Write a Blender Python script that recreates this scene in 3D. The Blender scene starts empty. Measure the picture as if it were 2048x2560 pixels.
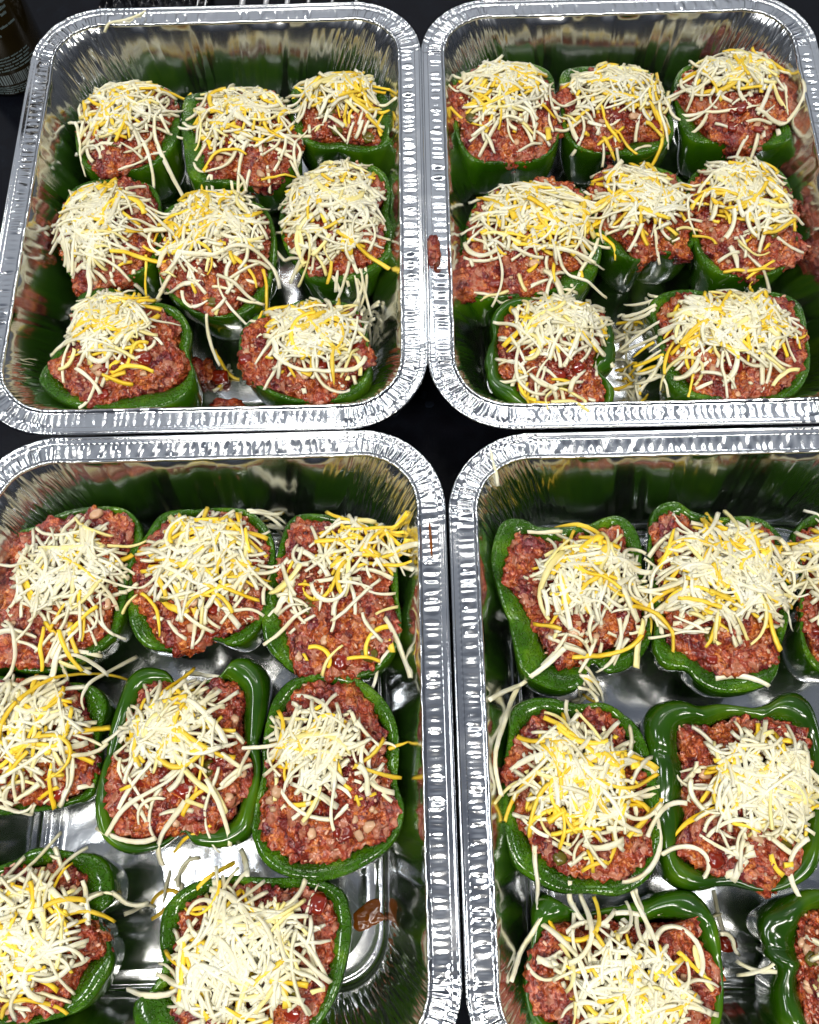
import bpy, math, random, time
import numpy as np
from mathutils import Matrix, Vector

# ------------------------------------------------------------------ camera, world, lights
S = 0.01                                     # everything below is written in centimetres
scene = bpy.context.scene
cam_data = bpy.data.cameras.new('camera')
cam_data.sensor_fit = 'VERTICAL'
cam_data.sensor_height = 36.0
cam_data.lens = 36.0 * 2251.41 / 2560.0
cam_data.clip_start = 0.01
cam_data.clip_end = 50.0
cam = bpy.data.objects.new('camera', cam_data)
scene.collection.objects.link(cam)
Rm = Matrix(((0.998573, 0.053403, 0.0), (-0.050041, 0.935721, -0.349175), (-0.018647, 0.348676, 0.937058)))
cam.matrix_world = Matrix.Translation((0, 0, 52.019 * S)) @ Rm.to_4x4()
scene.camera = cam

world = bpy.data.worlds.new('World')
scene.world = world
world.use_nodes = True
wn = world.node_tree
bg = wn.nodes['Background']
tc = wn.nodes.new('ShaderNodeTexCoord')
sx = wn.nodes.new('ShaderNodeSeparateXYZ')
def wramp(src, stops):
    r = wn.nodes.new('ShaderNodeValToRGB'); el = r.color_ramp.elements
    el[0].position, el[0].color = stops[0][0], (*stops[0][1], 1)
    el[1].position, el[1].color = stops[-1][0], (*stops[-1][1], 1)
    for p, c in stops[1:-1]:
        e = el.new(p); e.color = (*c, 1)
    wn.links.new(src, r.inputs[0]); return r
# a pale room: brighter ceiling ahead, dimmer overhead and behind where the cook stands
wn.links.new(tc.outputs['Generated'], sx.inputs[0])
mr_ = wn.nodes.new('ShaderNodeMapRange'); mr_.inputs['From Min'].default_value = -1; wn.links.new(sx.outputs['Y'], mr_.inputs[0])
ra = wramp(mr_.outputs[0], [(0.42, (0.075, 0.085, 0.11)), (0.56, (0.13, 0.145, 0.18)), (0.70, (0.33, 0.355, 0.40)), (0.9, (0.40, 0.425, 0.47))])
rb = wramp(sx.outputs['Z'], [(0.0, (0.12, 0.12, 0.12)), (0.35, (0.45, 0.45, 0.45)), (0.6, (1, 1, 1))])
mxw = wn.nodes.new('ShaderNodeMix'); mxw.data_type = 'RGBA'; mxw.blend_type = 'MULTIPLY'; mxw.inputs['Factor'].default_value = 1.0
wn.links.new(ra.outputs[0], mxw.inputs['A']); wn.links.new(rb.outputs[0], mxw.inputs['B'])
wn.links.new(mxw.outputs['Result'], bg.inputs['Color'])
bg.inputs['Strength'].default_value = 1.0

def lamp(name, x, y, z, w, h, power, col, rot=0.0):
    d = bpy.data.lights.new(name, 'AREA')
    d.shape = 'RECTANGLE'; d.size = w * S; d.size_y = h * S
    d.energy = power; d.color = col
    o = bpy.data.objects.new(name, d)
    o.location = (x * S, y * S, z * S); o.rotation_euler = (0, 0, rot)
    scene.collection.objects.link(o)
    return o
COOL = (0.96, 0.98, 1.0); WARM = (1.0, 0.955, 0.87)
lamp('ceiling_or_added_lamp', -58, -8, 165, 13, 9, 2.2, COOL, 0.1)          # small spots seen in the tray floors
lamp('ceiling_or_added_lamp', 50, -22, 165, 14, 9, 2.2, COOL, 0.1)
lamp('ceiling_or_added_lamp', -16, 140, 165, 22, 9, 2.6, WARM, 0.05)
lamp('ceiling_or_added_lamp', 78, 108, 165, 22, 9, 2.6, COOL, 0.0)
lamp('ceiling_or_added_lamp', 0, 84, 165, 110, 3.5, 2.2, WARM, 0.16)           # thin strips added to put glints in the rims, no known fittings
lamp('ceiling_or_added_lamp', 6, 128, 165, 120, 4, 2.6, COOL, -0.10)  # second added glint strip
lamp('ceiling_or_added_lamp', -38, -60, 165, 64, 15, 18.0, WARM, 0.1)         # added key light behind the camera, where the rims don't mirror it
lamp('ceiling_or_added_lamp', 60, -64, 165, 64, 15, 17.0, WARM, 0.05)  # its added partner on the right, also a key light
lamp('ceiling_or_added_lamp', -135, 20, 165, 18, 60, 14.0, COOL, 0.0)

scene.view_settings.view_transform = 'Standard'
scene.view_settings.look = 'None'
scene.view_settings.exposure = 0.0
scene.view_settings.gamma = 1.0

# ------------------------------------------------------------------ helpers
COL = scene.collection
def empty(name, loc=(0, 0, 0), rz=0.0):
    o = bpy.data.objects.new(name, None); COL.objects.link(o)
    o.location = (loc[0] * S, loc[1] * S, loc[2] * S); o.rotation_euler = (0, 0, rz)
    o.empty_display_size = 0.01
    return o
def tag(o, label=None, cat=None, group=None, kind=None):
    if label: o['label'] = label
    if cat: o['category'] = cat
    if group: o['group'] = group
    if kind: o['kind'] = kind
    return o
def mesh_np(name, V, F, smooth=True):
    """V (n,3) in cm, F (m,k) all faces with k corners"""
    me = bpy.data.meshes.new(name)
    V = np.ascontiguousarray(np.asarray(V, np.float32) * S); F = np.ascontiguousarray(F, np.int32)
    k = F.shape[1]
    me.vertices.add(len(V)); me.vertices.foreach_set('co', V.ravel())
    me.loops.add(F.size); me.loops.foreach_set('vertex_index', F.ravel())
    me.polygons.add(len(F))
    me.polygons.foreach_set('loop_start', np.arange(0, F.size, k, dtype=np.int32))
    if smooth: me.polygons.foreach_set('use_smooth', np.ones(len(F), bool))
    me.update(calc_edges=True)
    return me
def obj(name, me, mat=None, parent=None, loc=None):
    o = bpy.data.objects.new(name, me); COL.objects.link(o)
    if mat is not None and len(me.materials) == 0: me.materials.append(mat)
    if parent is not None: o.parent = parent
    if loc is not None: o.location = (loc[0] * S, loc[1] * S, loc[2] * S)
    return o
def gridF(R, Cn, wrap=True):
    """quads of a grid of R rows by Cn columns; columns wrap round"""
    i = np.arange(R - 1)[:, None] * Cn; j = np.arange(Cn if wrap else Cn - 1)[None, :]; j2 = (j + 1) % Cn
    return np.stack([i + j, i + j2, i + Cn + j2, i + Cn + j], -1).reshape(-1, 4)

# numpy noise ------------------------------------------------------
def _h(*a):
    n = np.zeros(np.broadcast(*a).shape, np.uint32)
    for k, v in enumerate(a):
        n = n ^ (v.astype(np.int64).astype(np.uint32) * np.uint32([374761393, 668265263, 2147483647, 1274126177][k]))
        n = (n ^ (n >> np.uint32(13))) * np.uint32(1274126177)
        n = n ^ (n >> np.uint32(16))
    return n
def _hf(*a): return _h(*a).astype(np.float64) / 4294967295.0
def vn2(x, y, seed=0):
    xi, yi = np.floor(x), np.floor(y); fx, fy = x - xi, y - yi
    fx = fx * fx * fx * (fx * (fx * 6 - 15) + 10); fy = fy * fy * fy * (fy * (fy * 6 - 15) + 10)
    s = np.full(x.shape, seed)
    a = _hf(xi, yi, s); b = _hf(xi + 1, yi, s); c = _hf(xi, yi + 1, s); d = _hf(xi + 1, yi + 1, s)
    return (a * (1 - fx) + b * fx) * (1 - fy) + (c * (1 - fx) + d * fx) * fy
def gn2(x, y, seed=0):
    """gradient noise, about -0.7..0.7"""
    xi, yi = np.floor(x), np.floor(y); fx, fy = x - xi, y - yi
    ux = fx * fx * fx * (fx * (fx * 6 - 15) + 10); uy = fy * fy * fy * (fy * (fy * 6 - 15) + 10)
    s = np.full(x.shape, seed)
    def g(ix, iy, dx, dy):
        t = _hf(ix, iy, s) * 2 * np.pi
        return np.cos(t) * dx + np.sin(t) * dy
    a = g(xi, yi, fx, fy); b = g(xi + 1, yi, fx - 1, fy); c = g(xi, yi + 1, fx, fy - 1); d = g(xi + 1, yi + 1, fx - 1, fy - 1)
    return (a * (1 - ux) + b * ux) * (1 - uy) + (c * (1 - ux) + d * ux) * uy
def worley(P, seed=0):
    """P (n,3): distance to the nearest feature point, and second nearest"""
    Pi = np.floor(P); d1 = np.full(len(P), 9.0); d2 = np.full(len(P), 9.0)
    for dx in (-1, 0, 1):
        for dy in (-1, 0, 1):
            for dz in (-1, 0, 1):
                c = Pi + (dx, dy, dz)
                f = np.stack([_hf(c[:, 0], c[:, 1], c[:, 2], np.full(len(P), seed + k)) for k in range(3)], -1)
                d = np.linalg.norm(c + f - P, axis=1)
                m = d < d1
                d2 = np.where(m, d1, np.minimum(d2, d)); d1 = np.where(m, d, d1)
    return d1, d2
def sstep(a, b, x):
    t = np.clip((x - a) / (b - a), 0, 1); return t * t * (3 - 2 * t)

# ------------------------------------------------------------------ materials
def mat_new(name):
    m = bpy.data.materials.new(name); m.use_nodes = True
    nt = m.node_tree; b = nt.nodes['Principled BSDF']
    return m, nt, b
def nd(nt, t, **kw):
    n = nt.nodes.new(t)
    for k, v in kw.items():
        if k.startswith('i_'): n.inputs[k[2:].replace('_', ' ')].default_value = v
        else: setattr(n, k, v)
    return n
def ramp(nt, stops, src):
    r = nt.nodes.new('ShaderNodeValToRGB'); el = r.color_ramp.elements
    el[0].position, el[0].color = stops[0][0], (*stops[0][1], 1)
    el[1].position, el[1].color = stops[-1][0], (*stops[-1][1], 1)
    for p, c in stops[1:-1]:
        e = el.new(p); e.color = (*c, 1)
    nt.links.new(src, r.inputs[0]); return r
def noise(nt, scale, detail=3, rough=0.55, vec=None, dist=0.0):
    n = nt.nodes.new('ShaderNodeTexNoise'); n.inputs['Scale'].default_value = scale
    n.inputs['Detail'].default_value = detail; n.inputs['Roughness'].default_value = rough
    n.inputs['Distortion'].default_value = dist
    if vec is not None: nt.links.new(vec, n.inputs['Vector'])
    return n
def bump(nt, b, h, strength, dist, prev=None):
    n = nt.nodes.new('ShaderNodeBump'); n.inputs['Strength'].default_value = strength; n.inputs['Distance'].default_value = dist
    nt.links.new(h, n.inputs['Height'])
    if prev is not None: nt.links.new(prev.outputs[0], n.inputs['Normal'])
    nt.links.new(n.outputs[0], b.inputs['Normal']); return n

# foil
FOIL, nt, b = mat_new('aluminium_foil')
b.inputs['Base Color'].default_value = (0.80, 0.815, 0.83, 1); b.inputs['Metallic'].default_value = 1.0
o_ = nd(nt, 'ShaderNodeTexCoord').outputs['Object']
n1 = noise(nt, 260, 3, 0.6, o_); n2 = noise(nt, 60, 2, 0.5, o_)
r_ = ramp(nt, [(0.3, (0.09,) * 3), (0.75, (0.20,) * 3)], n2.outputs[0]); nt.links.new(r_.outputs[0], b.inputs['Roughness'])
k = bump(nt, b, n2.outputs[0], 0.22, 0.0006); bump(nt, b, n1.outputs[0], 0.10, 0.0002, k)
FOILW, nt, b = mat_new('aluminium_foil_wall')
b.inputs['Base Color'].default_value = (0.70, 0.715, 0.72, 1); b.inputs['Metallic'].default_value = 1.0
o_ = nd(nt, 'ShaderNodeTexCoord').outputs['Object']
mp = nd(nt, 'ShaderNodeMapping'); mp.inputs['Scale'].default_value = (1, 1, 0.12); nt.links.new(o_, mp.inputs[0])
n1 = noise(nt, 170, 3, 0.6, mp.outputs[0]); b.inputs['Roughness'].default_value = 0.17
bump(nt, b, n1.outputs[0], 0.12, 0.0006)

# granite counter
GRAN, nt, b = mat_new('black_granite')
o_ = nd(nt, 'ShaderNodeTexCoord').outputs['Object']
v = nd(nt, 'ShaderNodeTexVoronoi'); v.inputs['Scale'].default_value = 160; nt.links.new(o_, v.inputs['Vector'])
n1 = noise(nt, 30, 5, 0.6, o_)
mx = nd(nt, 'ShaderNodeMath', operation='MULTIPLY'); nt.links.new(v.outputs['Color'], mx.inputs[0]); nt.links.new(n1.outputs[0], mx.inputs[1])
r_ = ramp(nt, [(0.0, (0.003, 0.003, 0.005)), (0.50, (0.004, 0.005, 0.008)), (0.62, (0.016, 0.022, 0.036))], mx.outputs[0])
nt.links.new(r_.outputs[0], b.inputs['Base Color']); b.inputs['Roughness'].default_value = 0.22
b.inputs['Specular IOR Level'].default_value = 0.25

# pepper skin
SKIN, nt, b = mat_new('pepper_skin')
o_ = nd(nt, 'ShaderNodeTexCoord').outputs['Object']; oi = nd(nt, 'ShaderNodeObjectInfo')
mp = nd(nt, 'ShaderNodeMapping'); mp.inputs['Scale'].default_value = (1, 1, 0.35); nt.links.new(o_, mp.inputs[0])
n1 = noise(nt, 38, 3, 0.5, mp.outputs[0]); n2 = noise(nt, 400, 2, 0.5, o_)
r_ = ramp(nt, [(0.25, (0.006, 0.028, 0.0005)), (0.55, (0.021, 0.075, 0.0010)), (0.85, (0.10, 0.205, 0.004))], n1.outputs[0])
hs = nd(nt, 'ShaderNodeHueSaturation'); nt.links.new(r_.outputs[0], hs.inputs['Color'])
mr = nd(nt, 'ShaderNodeMapRange'); mr.inputs['To Min'].default_value = 0.75; mr.inputs['To Max'].default_value = 1.25
nt.links.new(oi.outputs['Random'], mr.inputs[0]); nt.links.new(mr.outputs[0], hs.inputs['Value'])
nt.links.new(hs.outputs[0], b.inputs['Base Color']); b.inputs['Roughness'].default_value = 0.14
b.inputs['Specular IOR Level'].default_value = 0.45
b.inputs['Coat Weight'].default_value = 0.2; b.inputs['Coat Roughness'].default_value = 0.06
k = bump(nt, b, n1.outputs[0], 0.3, 0.003)
# cut flesh
FLESH, nt, b = mat_new('pepper_flesh')
o_ = nd(nt, 'ShaderNodeTexCoord').outputs['Object']
n1 = noise(nt, 60, 3, 0.55, o_); n2 = noise(nt, 800, 1, 0.5, o_)
r_ = ramp(nt, [(0.25, (0.011, 0.046, 0.0005)), (0.55, (0.036, 0.118, 0.0012)), (0.85, (0.15, 0.28, 0.008))], n1.outputs[0])
nt.links.new(r_.outputs[0], b.inputs['Base Color']); b.inputs['Roughness'].default_value = 0.12; b.inputs['Specular IOR Level'].default_value = 0.5
dr = ramp(nt, [(0.50, (0, 0, 0)), (0.66, (1, 1, 1))], n2.outputs[0])
bump(nt, b, dr.outputs[0], 0.8, 0.0010)

# raw meat filling
MEAT, nt, b = mat_new('raw_meat_filling')
o_ = nd(nt, 'ShaderNodeTexCoord').outputs['Object']
mpx = nd(nt, 'ShaderNodeMapping'); mpx.inputs['Scale'].default_value = (1.0, 0.7, 1); nt.links.new(o_, mpx.inputs[0])
dn = noise(nt, 120, 2, 0.5, o_)
ad = nd(nt, 'ShaderNodeVectorMath', operation='MULTIPLY_ADD'); nt.links.new(dn.outputs['Color'], ad.inputs[0]); ad.inputs[1].default_value = (0.006,) * 3
nt.links.new(mpx.outputs[0], ad.inputs[2])
v = nd(nt, 'ShaderNodeTexVoronoi'); v.inputs['Scale'].default_value = 310; nt.links.new(ad.outputs[0], v.inputs['Vector'])
sc = nd(nt, 'ShaderNodeSeparateColor'); nt.links.new(v.outputs['Color'], sc.inputs[0])
bv = nd(nt, 'ShaderNodeTexVoronoi'); bv.inputs['Scale'].default_value = 150; nt.links.new(ad.outputs[0], bv.inputs['Vector'])
bs = nd(nt, 'ShaderNodeSeparateColor'); nt.links.new(bv.outputs['Color'], bs.inputs[0])
bn = noise(nt, 60, 3, 0.6, o_)
big = nd(nt, 'ShaderNodeMix', data_type='FLOAT'); big.inputs['Factor'].default_value = 0.38
nt.links.new(bn.outputs[0], big.inputs['A']); nt.links.new(bs.outputs[0], big.inputs['B'])
fine = noise(nt, 290, 5, 0.68, o_, 1.4)
c1 = ramp(nt, [(0.30, (0.055, 0.008, 0.004)), (0.42, (0.145, 0.019, 0.009)), (0.53, (0.32, 0.052, 0.021)), (0.66, (0.52, 0.17, 0.08)), (0.80, (0.55, 0.26, 0.14))], fine.outputs[0])
c2 = ramp(nt, [(0.30, (0.50, 0.30, 0.80)), (0.42, (0.85, 0.75, 0.9)), (0.52, (1.15, 1.0, .9)), (0.62, (1.2, 1.35, 0.8)), (0.72, (1.5, 2.0, 1.0))], big.outputs['Result'])
mm = nd(nt, 'ShaderNodeMix', data_type='RGBA', blend_type='MULTIPLY'); mm.inputs['Factor'].default_value = 1.0
nt.links.new(c1.outputs[0], mm.inputs['A']); nt.links.new(c2.outputs[0], mm.inputs['B'])
fat = ramp(nt, [(0.85, (0, 0, 0)), (0.90, (0.75, 0.75, 0.75))], sc.outputs[0])
m2 = nd(nt, 'ShaderNodeMix', data_type='RGBA', blend_type='MIX'); nt.links.new(fat.outputs[0], m2.inputs['Factor'])
nt.links.new(mm.outputs['Result'], m2.inputs['A']); m2.inputs['B'].default_value = (0.44, 0.17, 0.095, 1)
nt.links.new(m2.outputs['Result'], b.inputs['Base Color'])
b.inputs['Roughness'].default_value = 0.15; b.inputs['Specular IOR Level'].default_value = 0.55
k = bump(nt, b, v.outputs['Distance'], 0.8, -0.0016)
fn = noise(nt, 520, 3, 0.6, o_); bump(nt, b, fn.outputs[0], 0.7, 0.0010, k)

def cheese(name, lo, hi):
    m, nt, b = mat_new(name)
    o_ = nd(nt, 'ShaderNodeTexCoord').outputs['Object']; oi = nd(nt, 'ShaderNodeObjectInfo')
    n1 = noise(nt, 90, 2, 0.5, o_); r = ramp(nt, [(0.3, lo), (0.7, hi)], n1.outputs[0])
    hs = nd(nt, 'ShaderNodeHueSaturation'); nt.links.new(r.outputs[0], hs.inputs['Color'])
    mr = nd(nt, 'ShaderNodeMapRange'); mr.inputs['To Min'].default_value = 0.82; mr.inputs['To Max'].default_value = 1.08
    nt.links.new(oi.outputs['Random'], mr.inputs[0]); nt.links.new(mr.outputs[0], hs.inputs['Value'])
    nt.links.new(hs.outputs[0], b.inputs['Base Color'])
    b.inputs['Subsurface Weight'].default_value = 0.22; b.inputs['Subsurface Radius'].default_value = (1, .8, .4); b.inputs['Subsurface Scale'].default_value = 0.0025
    b.inputs['Roughness'].default_value = 0.42; b.inputs['Specular IOR Level'].default_value = 0.4
    fn = noise(nt, 700, 2, 0.5, o_); bump(nt, b, fn.outputs[0], 0.25, 0.0004)
    return m
WHITE = cheese('white_cheese', (0.80, 0.73, 0.46), (0.88, 0.85, 0.68))
YELLOW = cheese('yellow_cheese', (0.90, 0.56, 0.015), (0.95, 0.69, 0.08))
PALE = cheese('pale_yellow_cheese', (0.88, 0.74, 0.24), (0.92, 0.82, 0.42))

def simple(name, col, rough, metal=0.0, nz=0.0, spec=0.5, sc=80, coat=0.0):
    m, nt, b = mat_new(name)
    o_ = nd(nt, 'ShaderNodeTexCoord').outputs['Object']; n1 = noise(nt, sc, 3, 0.55, o_)
    r = ramp(nt, [(0.3, tuple(c * 0.7 for c in col)), (0.7, tuple(min(1, c * 1.25) for c in col))], n1.outputs[0])
    nt.links.new(r.outputs[0], b.inputs['Base Color']); b.inputs['Roughness'].default_value = rough
    b.inputs['Metallic'].default_value = metal; b.inputs['Specular IOR Level'].default_value = spec
    b.inputs['Coat Weight'].default_value = coat
    if nz: bump(nt, b, n1.outputs[0], nz, 0.0008)
    return m
TOMATO = simple('tomato_piece', (0.20, 0.014, 0.004), 0.14, nz=0.3, coat=0.5)
JALAP = simple('green_pickled_pepper', (0.10, 0.085, 0.008), 0.18, nz=0.3)
ONION = simple('onion_piece', (0.55, 0.33, 0.19), 0.25, nz=0.3)
RICE = simple('pale_grain', (0.62, 0.36, 0.24), 0.35)
SAUCE = simple('orange_sauce', (0.17, 0.045, 0.003), 0.15, nz=0.2)
GLASS = simple('brown_bottle_glass', (0.022, 0.015, 0.004), 0.08, spec=0.5, coat=0.6, sc=30)
LABEL = simple('label_base', (0.02, 0.012, 0.004), 0.25, sc=30)
PRINT = simple('pale_print', (0.15, 0.21, 0.22), 0.5)
BARINK = simple('barcode_white', (0.18, 0.22, 0.23), 0.5)
WIRE = simple('chrome_wire', (0.8, 0.8, 0.8), 0.25, metal=0.7)
PLAST = simple('black_plastic_wrap', (0.006, 0.006, 0.008), 0.12, nz=0.2)
BEAD = simple('dark_blue_glass', (0.01, 0.02, 0.05), 0.08, coat=1.0)
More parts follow.
